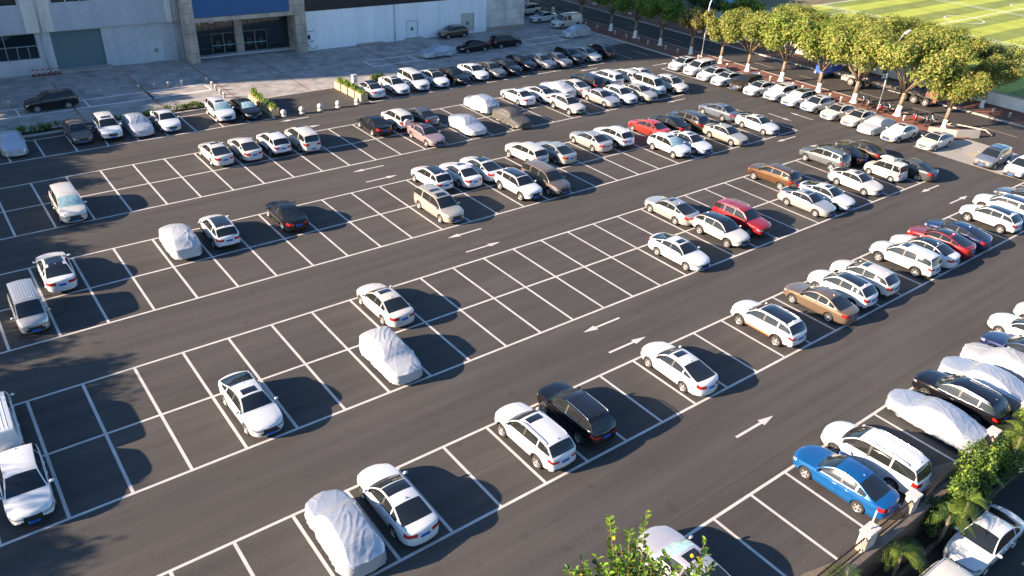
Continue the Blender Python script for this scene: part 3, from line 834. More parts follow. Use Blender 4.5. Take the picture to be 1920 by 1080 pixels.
    mb = MB(); mb.add(out,fs,0,True)
    me = mb.mesh('cover',[COVER['silver']],merge=.0008)
    for p in me.polygons: p.use_smooth = True
    CKIT[key] = me
    return me

def make_cover(kind, x, y, d, col, px, label, seed):
    ang = ANG[d]+R(random.uniform(-2,2))
    root = empty('covered_car',(x,y,0),ang,label,'car','cars parked in the lot')
    o = link('cover', cover_mesh(kind,seed), root); setmat(o, COVER[col])
    K = car_kit('sedan' if kind=='coverS' else 'csuv')
    for loc,rz in K['wheel']:
        w = link('wheel', K['tm'], root, loc); w.rotation_euler=(0,0,rz); link('rim', K['rm'], w)
    return root

# ------------------------------------------------------------------ setting: ground
STRUCT = 'structure'
M_ASPH = asphalt_mat('asphalt',(.069,.066,.063),(.052,.050,.049))
M_ROAD = ground_mat('road_asphalt',(.062,.057,.052),(.045,.042,.040),grain=22,patch=.2,stain=.35,bump=.06)
M_CONC = ground_mat('concrete',(.36,.34,.31),(.27,.26,.24),grain=30,patch=.35,stain=.12)
M_KERB = ground_mat('kerb_stone',(.42,.40,.37),(.32,.31,.29),grain=25,patch=.8,stain=.12)
M_SOIL = ground_mat('soil',(.055,.042,.03),(.03,.024,.018),grain=12,patch=1.2,stain=.35)
M_PAVE = brick_mat('plaza_pavers',(.37,.355,.335),(.25,.24,.235),(.18,.175,.17),1.0,.8,.34,msize=.02)
M_REDBRK = brick_mat('red_pavers',(.24,.085,.055),(.17,.065,.045),(.11,.07,.055),1.0,.3,.15,msize=.02)
def line_mat():
    m = ground_mat('line_paint',(.56,.55,.54),(.42,.41,.40),grain=26,patch=1.1,stain=.14,bump=0)
    return m
M_LINE = line_mat()
def yline_mat(): return ground_mat('worn_line',(.42,.36,.26),(.28,.24,.18),grain=18,patch=1.1,stain=.2,bump=0)
M_YLINE = yline_mat()

def sheet(name, x0,x1,y0,y1,z,m,n=1):
    b = MB(); b.quad((x0,y0,z),(x1,y0,z),(x1,y1,z),(x0,y1,z))
    return tag(b.obj(name,m),kind=STRUCT)
# base terrain in two levels: the lot on top, the sunken alley in front of the retaining wall
b = MB()
b.quad((-700,9.22,-.03),(900,9.22,-.03),(900,1500,-.03),(-700,1500,-.03))
tag(b.obj('ground',M_SOIL),kind=STRUCT)
sheet('alley',-300,500,-300,8.12,-2.0,ground_mat('alley_asphalt',(.05,.048,.046),(.035,.034,.033),grain=40,patch=.3,stain=.3))
sheet('parking_lot',-90,86,9.22,83.95,0.0,M_ASPH)
sheet('plaza',-90,86,83.95,125,.006,M_PAVE)
sheet('concrete_apron',81.0,88.6,27.6,36.6,.008,M_CONC)
sheet('road',88.0,98.6,-200,260,-.012,M_ROAD)
b = MB(); b.box(86.22,91.18,37.2,130,-.02,.11); b.lathe([(2.48,-.02),(2.48,.105)],28,0,Matrix.Translation((88.7,37.2,0)),False)
tag(b.obj('sidewalk',M_REDBRK),kind=STRUCT)
sheetf = MB(); sheetf.box(98.86,104.2,-100,140,-.02,.12); tag(sheetf.obj('far_sidewalk',M_REDBRK),kind=STRUCT)
b = MB()
b.box(86.0,86.22,37.2,130,-.02,.13); b.box(91.18,91.36,37.2,130,-.02,.13)
tag(b.obj('kerb',M_KERB),kind=STRUCT)
b = MB(); b.box(98.6,98.86,-100,140,-.02,.15); tag(b.obj('far_kerb',M_KERB),kind=STRUCT)
b = MB(); b.box(-60,28.9,83.15,83.45,0,.14); b.box(40.2,80.5,83.15,83.45,0,.14); tag(b.obj('bed_kerb',M_KERB),kind=STRUCT)
b = MB(); b.box(-60,28.9,83.45,84.5,0,.10); b.box(40.2,80.5,83.45,84.5,0,.10); tag(b.obj('planting_bed',M_SOIL),kind=STRUCT)
b = MB(); b.box(-300,500,8.12,8.30,-2.2,-1.72); tag(b.obj('alley_kerb',ground_mat('dark_kerb',(.16,.14,.11),(.08,.075,.055),grain=10,patch=1.5,stain=.3)),kind=STRUCT)  # noise mix of two browns, darker than the other kerbs
sheet('alley_planting_bed',-300,500,8.30,9.0,-1.78,M_SOIL)
b = MB(); b.box(29.0,40.1,83.85,83.98,0,.02); tag(b.obj('plaza_edge',M_KERB),kind=STRUCT)
# red paver strips across the plaza
b = MB()
for x in (5.3,13.0,20.7,28.3,36.4,50.6,58.4,66.2,74):
    b.quad((x-.13,84.6,.011),(x+.13,84.6,.011),(x+.13-.1,101,.011),(x-.13-.1,101,.011))
tag(b.obj('paver_strip',brick_mat('red_strip',(.33,.19,.15),(.25,.16,.13),(.2,.16,.14),1.0,.3,.15)),kind=STRUCT)
b = MB(); b.quad((15.0,94.4,.010),(18.6,94.0,.010),(18.9,98.6,.010),(15.6,99.0,.010)); tag(b.obj('concrete_patch',M_CONC),kind=STRUCT)

# dust blown against the foot of the fence
b = MB(); rnd0 = random.Random(9)
xs0 = [12+.6*k for k in range(120)]
vs0 = [(x,9.3,.0025) for x in xs0]+[(x,9.55+.55*abs(noise.noise(Vector((x*.35,2.2,0))))*2.2+rnd0.uniform(0,.12),.0025) for x in xs0]
b.add(vs0,[[k,k+1,120+k+1,120+k] for k in range(119)])
tag(b.obj('dusty_edge',ground_mat('dust',(.20,.165,.125),(.10,.088,.075),grain=18,patch=1.3,stain=.3,bump=0)),kind=STRUCT)
# ---- painted bay lines
LW = .075; SW, SL = 2.65, 4.93
b = MB(); ZL = .004
def hl(x0,x1,y,w=LW): b.quad((x0,y-w,ZL),(x1,y-w,ZL),(x1,y+w,ZL),(x0,y+w,ZL))
def vl(x,y0,y1,w=LW): b.quad((x-w,y0,ZL),(x+w,y0,ZL),(x+w,y1,ZL),(x-w,y1,ZL))
def row(u0,v0,n0,n1,double):
    n = 2 if double else 1
    ys = [v0+SL*i for i in range(n+1)]
    for y in ys: hl(u0+SW*n0-LW,u0+SW*n1+LW,y)
    for k in range(n0,n1+1):
        for i in range(n): vl(u0+SW*k,ys[i]+LW,ys[i+1]-LW)
# R0 has no near line: the fence closes it
hl(23.825-SW*12,23.825+SW*24,14.45)
for k in range(-12,25): vl(23.825+SW*k,9.75,14.45-LW)
row(11.005,20.538,-14,30,False)
row(.393,30.788,-11,28,True)
row(.415,46.143,-11,28,True)
row(3.139,61.546,-12,27,True)
# the row along the plaza, cut by the planter driveway
for (x0,n) in ((29.1-SW*22,22),(40.2,14)):
    hl(x0-LW,x0+SW*n+LW,77.1); hl(x0-LW,x0+SW*n+LW,82.1)
    for k in range(n+1): vl(x0+SW*k,77.1+LW,82.1-LW)
tag(b.obj('bay_lines',M_LINE),kind=STRUCT)
# roadside column, line of noses runs very slightly askew
b = MB()
def seg(p,q,w=LW):
    p = Vector((*p,ZL)); q = Vector((*q,ZL)); d = (q-p).normalized(); n = Vector((-d.y,d.x,0))*w
    b.quad(p-n,q-n,q+n,p+n)
def colx(v): return 80.05+(71.2-v)*.082
seg((colx(71.2),71.2),(colx(33.9),33.9))
for k in range(15):
    v = 71.2-2.62*k; seg((colx(v)+.07,v),(86.0,v))
v=28.2; seg((81.2,28.2),(82.6,8),.07); seg((81.3,28.2),(86.5,28.6),.07)
for p,q in (((83.7,80.1),(83.7,77.1)),((80.3,80.2),(80.2,77.0))): seg(p,q,.06)
tag(b.obj('column_lines',M_LINE),kind=STRUCT)
b = MB(); ZL = .011
for (x0,x1,cs) in ((-6,27.0,(1.4,8.0,14.4,20.7)),(47.5,86,(54.0,60.2,66.2,72.4,78.9))):
    seg((x0,89.9),(x1,89.75),.12); seg((x0,92.75),(x1,92.35),.12)
    for c in (x0,)+cs+(x1,): seg((c,89.9),(c,92.55),.08)
tag(b.obj('plaza_lines',ground_mat('fresh_line',(.80,.79,.78),(.66,.65,.64),grain=26,patch=1.1,stain=.1,bump=0)),kind=STRUCT)
ZL = .004
b = MB()
for v in range(-40,130,8): b.quad((94.3,v,-.006),(94.44,v,-.006),(94.44,v+4,-.006),(94.3,v+4,-.006))
tag(b.obj('road_dashes',M_YLINE),kind=STRUCT)
b = MB()
for i in range(5):
    b.quad((83.9+i*.35,32.4-i*.25,.013),(84.1+i*.35,32.4-i*.25,.013),(84.9+i*.35,31.2-i*.25,.013),(84.7+i*.35,31.2-i*.25,.013))
tag(b.obj('yellow_hatching',mat('yellow_paint',(.55,.38,.08),.8,noise_amt=.3)),kind=STRUCT)

def arrow(x,y,dirx=1,vert=False):
    """3.1 m lane arrow; x,y its tail"""
    m = MB(); s = dirx
    P = [(0,-.075),(2.05,-.075),(2.05,-.24),(3.1,0),(2.05,.24),(2.05,.075),(0,.075)]
    if vert: vs = [(x-q*1.0,y+p*s,.004) for p,q in P]
    else: vs = [(x+p*s,y+q*s,.004) for p,q in P]
    m.add(vs,[[0,1,5,6],[2,3,4],[1,2,4,5]])
    return tag(m.obj('lane_arrow',M_LINE),kind=STRUCT)
for x in (32.2,):
    arrow(x,29.35,-1); arrow(28.95,26.85); arrow(x,44.7,-1); arrow(29.0,42.1); arrow(x,60.0,-1); arrow(29.05,57.4); arrow(x,75.8,-1); arrow(29.1,72.9)
arrow(29.2,17.5); arrow(73.0,29.6,-1); arrow(69.7,26.85); arrow(72.7,45.0,-1); arrow(69.5,42.2); arrow(72.6,60.3,-1); arrow(72.5,75.6,-1); arrow(80.1,72.9,1)
arrow(76.8,51.5,-1,True); arrow(79.3,47.4,1,True); arrow(76.8,67.8,-1,True)

# ---- football field beyond the wall
def grass_mat():
    m = bpy.data.materials.new('striped_grass'); m.use_nodes = True
    nt = m.node_tree; bs = nt.nodes['Principled BSDF']; N = nt.nodes.new; L = nt.links.new
    tc = N('ShaderNodeTexCoord'); sp = N('ShaderNodeSeparateXYZ'); L(tc.outputs['Object'],sp.inputs[0])
    mul = N('ShaderNodeMath'); mul.operation='MULTIPLY_ADD'; mul.inputs[1].default_value = math.pi/3.75; mul.inputs[2].default_value = -math.pi*(55.8/3.75)
    L(sp.outputs['Y'],mul.inputs[0])
    sn = N('ShaderNodeMath'); sn.operation='SINE'; L(mul.outputs[0],sn.inputs[0])
    mr = N('ShaderNodeMapRange'); mr.inputs['From Min'].default_value=-.06; mr.inputs['From Max'].default_value=.06; L(sn.outputs[0],mr.inputs['Value'])
    # the two pitches are mown out of step
    gt = N('ShaderNodeMath'); gt.operation='GREATER_THAN'; gt.inputs[1].default_value=142.2; L(sp.outputs['X'],gt.inputs[0])
    ab = N('ShaderNodeMath'); ab.operation='SUBTRACT'; L(mr.outputs[0],ab.inputs[0]); L(gt.outputs[0],ab.inputs[1])
    ab2 = N('ShaderNodeMath'); ab2.operation='ABSOLUTE'; L(ab.outputs[0],ab2.inputs[0])
    mx = N('ShaderNodeMix'); mx.data_type='RGBA'; mx.inputs['A'].default_value=(.19,.235,.055,1); mx.inputs['B'].default_value=(.35,.40,.065,1)
    L(ab2.outputs[0],mx.inputs['Factor'])
    n = N('ShaderNodeTexNoise'); n.inputs['Scale'].default_value=.25; n.inputs['Detail'].default_value=8; L(tc.outputs['Object'],n.inputs['Vector'])
    r = N('ShaderNodeMapRange'); r.inputs['From Min'].default_value=.3; r.inputs['From Max'].default_value=.7; r.inputs['To Min'].default_value=.8; r.inputs['To Max'].default_value=1.2; L(n.outputs['Fac'],r.inputs['Value'])
    hs = N('ShaderNodeHueSaturation'); L(mx.outputs['Result'],hs.inputs['Color']); L(r.outputs[0],hs.inputs['Value']); L(hs.outputs[0],bs.inputs['Base Color'])
    bs.inputs['Roughness'].default_value=.8; bs.inputs['Specular IOR Level'].default_value=.2
    pass
    return m
sheet('football_field',107.5,330,-120,89.5,.012,grass_mat())
sheet('field_verge',104.45,107.5,-120,110,.006,ground_mat('rough_grass',(.085,.12,.03),(.05,.075,.022),grain=6,patch=.5,stain=.35))
sheet('dry_verge',107.5,330,89.5,150,.008,ground_mat('dry_grass',(.20,.17,.10),(.13,.12,.065),grain=5,patch=.3,stain=.3))
b = MB()
def fl(x0,y0,x1,y1,w=.11):
    p = Vector((x0,y0,.018)); q = Vector((x1,y1,.018)); d=(q-p).normalized(); n=Vector((-d.y,d.x,0))*w; b.quad(p-n,q-n,q+n,p+n)
for x in (141.4,142.9,170.3,171.8): fl(x,-60,x,89)
fl(110,-60,110,89); fl(110,89,330,89)
for y in (60.6,): fl(110,y,141.4,y)
for y in (68.2,): fl(142.9,y,260,y)
fl(131,82.5,141.4,82.5); fl(131,82.5,131,89)
for cx,cy in ((155.6,68.2),(182,68.2),(125.7,60.6)):
    pr = None
    for k in range(41):
        a = 2*math.pi*k/40; p = (cx+3.3*math.cos(a),cy+3.3*math.sin(a))
        if pr: fl(*pr,*p,.09)
        pr = p
for (x,y,s) in ((141.4,34,-1),(141.4,47,-1)): fl(x,y,x-5,y)
tag(b.obj('pitch_lines',mat('pitch_line',(.75,.77,.7),.8)),kind=STRUCT)

# ------------------------------------------------------------------ buildings
O_B = Matrix.Translation((43.5,101.0,0)) @ Matrix.Rotation(R(-2.9),4,'Z')
M_GWALL = ground_mat('grey_wall',(.50,.53,.57),(.40,.43,.47),grain=3,patch=.7,stain=.07,bump=0,stretch=(1.3,1,.18),rough=.8)
M_GFASC = ground_mat('grey_fascia',(.43,.46,.52),(.36,.39,.44),grain=3,patch=.6,stain=.06,bump=0,stretch=(1.3,1,.2),rough=.8)
M_LBAND = ground_mat('pale_band',(.68,.67,.64),(.50,.48,.45),grain=3,patch=.9,stain=.06,bump=0,stretch=(1.6,1,.15),rough=.8)
M_WWALL = ground_mat('white_wall',(.83,.85,.88),(.72,.74,.77),grain=3,patch=.7,stain=.04,bump=0,stretch=(1.6,1,.12),rough=.8)
M_BEIGE = brick_mat('beige_panels',(.42,.36,.30),(.38,.33,.28),(.17,.15,.13),.42,.5,.5,msize=.012,mapping=(R(90),0,0),bump=.1)
M_BWALL = brick_mat('pale_panels',(.62,.58,.54),(.58,.55,.51),(.30,.28,.27),.3,.9,.45,msize=.008,mapping=(R(90),0,0),bump=.05)
M_SIGN = mat('blue_sign',(.001,.085,.24),.35,noise_amt=.06,noise_scale=.7)
M_BLACKB = mat('black_band',(.010,.010,.016),.45)
M_GLZ = mat('building_glass',(.02,.035,.045),.04,.35,.9)
M_FRM = mat('dark_frame',(.05,.06,.07),.5)
M_DOOR = mat('door_grey',(.50,.56,.60),.5,noise_amt=.06)
M_SHUT = mat('shutter_grey',(.19,.27,.29),.5,.3)
M_PIPE = mat('pipe_grey',(.42,.43,.45),.5)
M_ROOF = mat('roof_grey',(.22,.22,.22),.9,noise_amt=.2,noise_scale=.6)
def holes(m,x0,x1,z0,z1,hs,y0,y1,mi=0):
    """wall slab with rectangular openings, butt-jointed pieces"""
    xs = sorted({x0,x1,*[h[0] for h in hs],*[h[1] for h in hs]})
    for a,c in zip(xs,xs[1:]):
        cuts = sorted([(h[2],h[3]) for h in hs if h[0] <= a and h[1] >= c])
        z = z0
        for q,w in cuts:
            if q > z: m.box(a,c,y0,y1,z,q,mi)
            z = w
        if z < z1: m.box(a,c,y0,y1,z,z1,mi)
def bpart(root,name,m,mats,**k):
    o = m.obj(name,mats,root,**k); return o
def broot(name,label,x=0,cat='building'):
    o = empty(name,(0,0,0),0,label,cat); o.matrix_world = O_B; return o

g = broot('grey_building','grey two tone building with roller shutter, steel door and pale vertical bands')
m = MB(); holes(m,-60,-15.0,0,4.68,[(-36.2,-30.7,1.75,4.5),(-29.2,-23.9,.26,4.5),(-19.1,-17.2,.12,2.75)],2.5,2.8); m.box(-60,-15,2.8,22,0,4.68,0,skip=('f',)); bpart(g,'wall',m,M_GWALL)
m = MB(); holes(m,-60,-15.0,4.68,13,[(-28.4,-16.6,7.6,10.2),(-60,-31.7,7.6,10.2)],2.1,2.4); m.box(-60,-15,2.4,22,4.7,13,0,skip=('f',)); bpart(g,'fascia',m,[M_GFASC])
for (x0,x1) in ((-31.5,-28.6),(-16.5,-15.15)):
    m = MB(); m.box(x0,x1,2.02,2.1,4.66,13); bpart(g,'pale_band',m,M_LBAND)
for (x0,x1,n) in ((-28.4,-16.6,8),(-60,-31.7,16)):
    m = MB(); m.box(x0,x1,2.3,2.34,7.6,10.2); w = bpart(g,'window',m,M_GLZ)
    m = MB()
    for k in range(n+1):
        x = x0+(x1-x0)*k/n; m.box(x-.05,x+.05,2.2,2.3,7.6,10.2)
    m.box(x0,x1,2.2,2.295,7.6,7.7); m.box(x0,x1,2.2,2.295,8.8,8.9); bpart(w,'frame',m,mat('sash_pale',(.5,.52,.55),.5))
m = MB(); m.box(-36.2,-30.7,2.66,2.7,1.75,4.5); w = bpart(g,'window',m,M_GLZ)
m = MB()
for x in (-36.15,-35.0,-33.9,-32.8,-31.7,-30.75): m.box(x-.05,x+.05,2.58,2.655,1.75,3.1 if x not in(-36.15,-33.9,-30.75) else 4.5)
m.box(-36.2,-30.7,2.57,2.657,3.1,3.2); bpart(w,'frame',m,mat('teal_frame',(.16,.24,.28),.5))
m = MB()
for k in range(30):
    z = .26+4.24*k/30; z2 = .26+4.24*(k+1)/30; zm = (z+z2)/2
    m.add([(-29.2,2.74,z),(-23.9,2.74,z),(-23.9,2.66,zm),(-29.2,2.66,zm),(-23.9,2.74,z2),(-29.2,2.74,z2)],[[0,1,2,3],[3,2,4,5]])
bpart(g,'roller_shutter',m,M_SHUT)
m = MB(); m.box(-29.6,-23.5,1.7,2.49,0,.25); bpart(g,'step',m,M_CONC)
m = MB(); m.box(-19.1,-17.2,2.6,2.66,.12,2.75); m.box(-19.2,-19.1,2.46,2.66,.12,2.85); m.box(-17.2,-17.1,2.46,2.66,.12,2.85); m.box(-19.1,-17.2,2.46,2.66,2.75,2.85); m.box(-18.17,-18.13,2.585,2.6,.12,2.75); d = bpart(g,'door',m,M_DOOR)
m = MB(); m.box(-18.33,-18.25,2.5,2.6,1.15,1.6); m.box(-18.05,-17.97,2.5,2.6,1.15,1.6); bpart(d,'handle',m,M_TRIM)
for (x,z0,z1,y,r) in ((-30.0,4.75,13,1.95,.09),(-30.1,0,4.75,2.40,.06),(-15.75,4.5,13,1.96,.08),(-15.35,4.5,13,1.96,.08),(-15.75,0,4.5,2.41,.06),(-15.4,0,4.5,2.41,.06)):
    m = MB(); m.tube([(x,y,z0),(x,y,z1)],r,8); bpart(g,'downpipe',m,M_PIPE)

s = broot('showroom','glass fronted showroom between beige pillars under a large blue sign board')
for (x0,x1) in ((-14.95,-13.85),(-1.35,.05)):
    m = MB(); m.box(x0,x1,-.5,3.0,0,11); bpart(s,'pillar',m,M_BEIGE)
m = MB(); m.box(-8.45,-7.45,2.3,2.9,.12,4.75); bpart(s,'column',m,M_BEIGE)
m = MB(); m.box(-13.85,-1.35,-.35,2.9,4.75,5.3); m.box(-1.95,-1.35,-.35,2.9,5.3,11); m.box(-13.85,-1.95,-.2,2.9,5.3,11); bpart(s,'canopy_beam',m,M_BEIGE)
m = MB(); m.box(-13.85,-1.98,-.42,-.22,5.35,11); bpart(s,'sign_board',m,M_SIGN)
m = MB(); m.box(-13.85,-1.35,1.7,2.9,0,.12); bpart(s,'step',m,mat('pale_step',(.55,.56,.58),.7))
for (x0,x1,d0,d1) in ((-13.85,-8.45,-11.4,-8.45),(-7.45,-1.35,-7.45,-4.3)):
    m = MB(); m.box(x0,x1,2.64,2.7,2.72,4.75); 
    for a,c in ((x0,d0),(d1,x1)):
        if c-a > .1: m.box(a,c,2.64,2.7,.12,2.72)
    w = bpart(s,'glass_wall',m,M_GLZ)
    m = MB()
    n = 7
    for k in range(n+1):
        x = x0+(x1-x0)*k/n
        z0 = 2.72 if d0 < x < d1 else .12
        m.box(x-.025,x+.025,2.58,2.64,z0,4.75)
    for z in (2.70,3.4,4.1): m.box(x0,x1,2.57,2.638,z-.025,z+.025)
    for a,c in ((x0,d0),(d1,x1)):
        for z in (.9,1.8):
            if c-a > .1: m.box(a,c,2.57,2.638,z-.025,z+.025)
    bpart(w,'mullions',m,M_FRM)
    for i in range(2):
        a = d0+(d1-d0)*i/2; c = d0+(d1-d0)*(i+1)/2
        m = MB(); m.box(a+.06,c-.06,2.66,2.70,.14,2.62); d = bpart(s,'glass_door',m,mat('door_glass',(.006,.010,.012),.06,0,.7))
        m = MB(); m.box(a,a+.06,2.56,2.7,.12,2.68); m.box(c-.06,c,2.56,2.7,.12,2.68); m.box(a+.06,c-.06,2.56,2.7,2.62,2.68); bpart(d,'frame',m,mat('bronze_frame',(.22,.17,.13),.45,.3))
        m = MB(); m.box(a+.08,c-.08,2.645,2.655,1.12,1.22); bpart(d,'teal_strip',m,mat('teal_strip',(.10,.42,.45),.5))
        m = MB()
        for q in (-.14,.14): m.tube([((a+c)/2+q,2.60,.8),((a+c)/2+q,2.60,1.75)],.022,6)
        bpart(d,'pull_handle',m,M_PIPE)
for x in (-13.6,-13.2,-11.9,-11.6,-9.9):
    m = MB(); m.lathe([(.10,4.45),(.13,4.55),(.13,4.74)],10); o = bpart(s,'spotlight',m,M_LBAND); o.location=(x,.3,0)

w_ = broot('white_warehouse','long white walled warehouse with two steel doors and a black band above')
m = MB(); holes(m,.05,28.3,0,5.0,[(14.9,16.65,.3,2.6),(23.95,26.05,.3,2.85)],0,.3); m.box(.05,28.3,.3,24,0,5.0,0,skip=('f',)); bpart(w_,'wall',m,M_WWALL)
m = MB(); m.box(.05,28.3,-.05,24,5.0,11); bpart(w_,'black_band',m,M_BLACKB)
m = MB(); m.box(28.3,35.2,-.02,24,0,11); bpart(w_,'pale_end',m,M_BWALL)
m = MB(); m.box(28.3,35.25,-.05,-.02,0,.55); bpart(w_,'plinth',m,mat('stained_plinth',(.33,.27,.22),.85,noise_amt=.2,noise_scale=1.5))
for (x0,x1,z1) in ((14.9,16.65,2.6),(23.95,26.05,2.85)):
    m = MB(); m.box(x0,x1,.08,.14,.3,z1); m.box((x0+x1)/2-.015,(x0+x1)/2+.015,.06,.08,.3,z1); d = bpart(w_,'door',m,M_WWALL if x0<20 else mat('cream_door',(.52,.50,.45),.6))
    m = MB(); m.box(x0-.06,x0,-.03,.14,.3,z1+.06); m.box(x1,x1+.06,-.03,.14,.3,z1+.06); m.box(x0,x1,-.03,.14,z1,z1+.06); bpart(d,'frame',m,mat('door_frame',(.42,.44,.46),.6))
    m = MB(); m.box((x0+x1)/2-.16,(x0+x1)/2-.06,-.01,.06,1.25,1.7); m.box((x0+x1)/2+.06,(x0+x1)/2+.16,-.01,.06,1.25,1.7); bpart(d,'handle',m,M_TRIM)
m = MB(); m.tube([(13.0,-.12,.1),(13.0,-.12,5.0)],.07,8); bpart(w_,'downpipe',m,M_PIPE)
m = MB(); m.add([(14.6,-.02,0),(17.2,-.02,0),(17.2,-.02,.3),(14.6,-.02,.3),(14.2,-1.6,0.01),(17.6,-1.6,0.01),(17.0,-.8,.3),(14.8,-.8,.3)],[[3,2,6,7],[7,6,5,4],[0,3,7,4],[2,1,5,6]]); bpart(w_,'ramp',m,M_CONC)
m = MB(); m.box(7.2,11.0,-.9,-.02,0,.22); bpart(w_,'step',m,M_CONC)

# unseen tower added to cast shade, with trees left of the frame whose shade lies across the lot's edge and the plaza
t = empty('shade_tower',(-52,131.2,0),R(-3),'unseen tall tower added beyond the grey building to shade the plaza','building')
m = MB(); m.box(-18,14,-10.2,22,0,64); bpart(t,'wall',m,mat('tower_wall',(.42,.40,.37),.8,noise_amt=.1))
for k in range(20):
    for j in range(9):
        m = MB() if (k == 0 and j == 0) else m
        m.box(-16.6+j*3.4,-15+j*3.4,-10.26,-10.2,1.2+k*3.1,2.7+k*3.1)
m.obj('window_grid',M_GLZ,t)

# ------------------------------------------------------------------ wall, fence, street furniture
M_WHITEW = mat('whitewash',(.74,.73,.71),.85,noise_amt=.14,noise_scale=.8)
fw = empty('boundary_wall',(104.3,0,0),0,'low whitewashed wall between the far pavement and the football field','wall')
m = MB(); m.box(-.12,.12,-90,88,0,1.55); bpart(fw,'wall',m,M_WHITEW)
m = MB(); m.box(-.18,.18,-90,88,1.55,1.66); bpart(fw,'coping',m,M_KERB)

M_IRON = mat('black_iron',(.02,.017,.016),.5,.3)
M_RET = brick_mat('retaining_brick',(.20,.085,.045),(.11,.06,.04),(.09,.075,.06),1.0,.3,.1,msize=.02,mapping=(R(90),0,0),bump=.4)
M_PLAST = mat('stained_plaster',(.42,.37,.31),.85,noise_amt=.2,noise_scale=2.2)
rw = empty('retaining_wall',(0,0,0),0,'weathered brick retaining wall under the iron fence above the alley','wall')
m = MB(); m.box(-150,250,9.0,9.30,-2.2,.02); bpart(rw,'brick_face',m,M_RET)
m = MB(); m.box(-150,250,8.97,9.30,.02,.16); bpart(rw,'coping',m,mat('old_coping',(.20,.16,.125),.9,noise_amt=.3,noise_scale=3))
pil = [15.0,28.0,31.65,39.5,43.4,47.3,51.2]
for i,x in enumerate(pil):
    big = x in (28.0,)
    w = .40 if big else .25
    p = empty('fence_pillar',(x,9.42,0),0,{28.0:'broad white pillar carrying a thin pole in the iron fence',31.65:'narrow white pillar in the iron fence behind the white minivan',39.5:'white pillar in the bushes behind the black estate SUV'}.get(x,'white pillar in the iron fence hidden by shrubs or covered cars'),'pillar','pillars of the iron fence')
    m = MB(); m.box(-w,w,-.2,.24,.02,1.12); bpart(p,'shaft',m,M_PLAST)
    m = MB(); m.bev(-w-.05,w+.05,-.25,.29,1.12,1.22,.02); bpart(p,'cap',m,mat('white_cap',(.48,.47,.45),.8,noise_amt=.1))
m = MB(); m.tube([(0,0,1.22),(0.02,0,2.3)],.035,8); o = m.obj('pole',mat('pole_white',(.7,.7,.68),.5),loc=(27.95,9.45,0)); tag(o,'thin white pole standing on the broad fence pillar','pole')
ends = [(-12.0,14.7),(15.3,27.5),(28.5,31.33),(31.97,39.18),(39.82,43.08),(43.72,46.98),(47.62,50.88),(51.5,80)]
for i,(x0,x1) in enumerate(ends):
    f = empty('iron_fence',(x0,9.36,0),0,['black iron fence panel below the frame, far end of the alley','black iron fence panel ending at the broad white pillar with the pole','black iron fence panel behind the blue sedan between two white pillars','black iron fence panel behind the white minivan, half under shrubs','black iron fence panel behind the black estate SUV','black iron fence panel behind the shiny blue tinted cover','black iron fence panel behind the pale grey cover','black iron fence panel beyond the navy sedan'][i],'fence','iron fence panels')
    m = MB()
    for z in (.30,1.0): m.box(0,x1-x0,-.025,.025,z-.03,z+.03)
    bpart(f,'rails',m,M_IRON)
    m = MB(); n = int((x1-x0)/.17)
    for k in range(n+1):
        x = (x1-x0)*k/n; m.box(x-.011,x+.011,-.010,.010,.2,1.12 if k%6 else 1.2)
    bpart(f,'bars',m,M_IRON)

# street lamps
M_LAMPP = mat('lamp_white',(.72,.72,.73),.4,.2)
for (v,lab) in ((72.7,'tall white street lamp behind the first white roadside car'),(45.7,'white street lamp among the tree crowns near the motorbikes')):
    r_ = empty('street_lamp',(89.6,v,.11),0,lab,'street lamp','street lamps')
    m = MB(); m.tube([(0,0,0),(.0,0,3),(.02,0,6.6)],[.11,.095,.075],10); bpart(r_,'pole',m,M_LAMPP)
    m = MB(); m.lathe([(.2,0),(.2,.06),(.13,.1)],12); bpart(r_,'base_plate',m,M_LAMPP)
    m = MB(); m.tube([(.02,0,6.6),(.12,0,7.2),(.45,0,7.8),(1.0,0,8.3),(1.5,0,8.5)],[.075,.065,.06,.05,.045],8); bpart(r_,'arm',m,M_LAMPP)
    m = MB(); Mx = Matrix.Translation((1.85,0,8.58)) @ Matrix.Rotation(R(-14),4,'Y'); m.bev(-.45,.5,-.16,.16,-.05,.09,.05,0,Mx); bpart(r_,'lamp_head',m,M_LAMPP)

M_STONE = mat('pale_stone',(.52,.50,.47),.8,noise_amt=.18,noise_scale=6)
m = MB(); blob(m,(0,0,.46),.30,.30,.30,16,10); ball = m.mesh('ball',M_STONE)
m = MB(); m.lathe([(.30,0),(.30,.12),(.24,.19)],16); plinth = m.mesh('plinth',M_STONE)
first = None
for i,x in enumerate((30.1,32.1,34.15,36.25,38.5)):
    lab = ['stone ball bollard beside the shorter planters','second stone ball bollard from the shorter planters','middle stone ball of the five in the driveway mouth','fourth stone ball bollard, second from the four planters','stone ball bollard in front of the four planters'][i]
    if first is None:
        first = empty('ball_bollard',(x,77.15,0),0,lab,'bollard','stone ball bollards across the driveway'); link('ball',ball,first); link('plinth',plinth,first)
    else:
        c = copy_tree(first); c.location=(x,77.15,0); c['label']=lab
m = MB(); m.lathe([(.13,0),(.13,.42),(.155,.43),(.155,.56),(.12,.60)],12); post = m.mesh('post_bollard',M_STONE)
k = 0
bpos = [(x,y,'short stone bollard standing on the plaza near the parallel bays','stone bollards on the plaza') for x,y in ((7.7,93.7),(16.2,93.6),(20.2,93.4),(21.8,93.2),(23.3,93.1),(24.8,93.1),(27.5,92.9),(27.45,90.9),(27.35,89.4),(27.2,87.5),(27.15,86.2))]
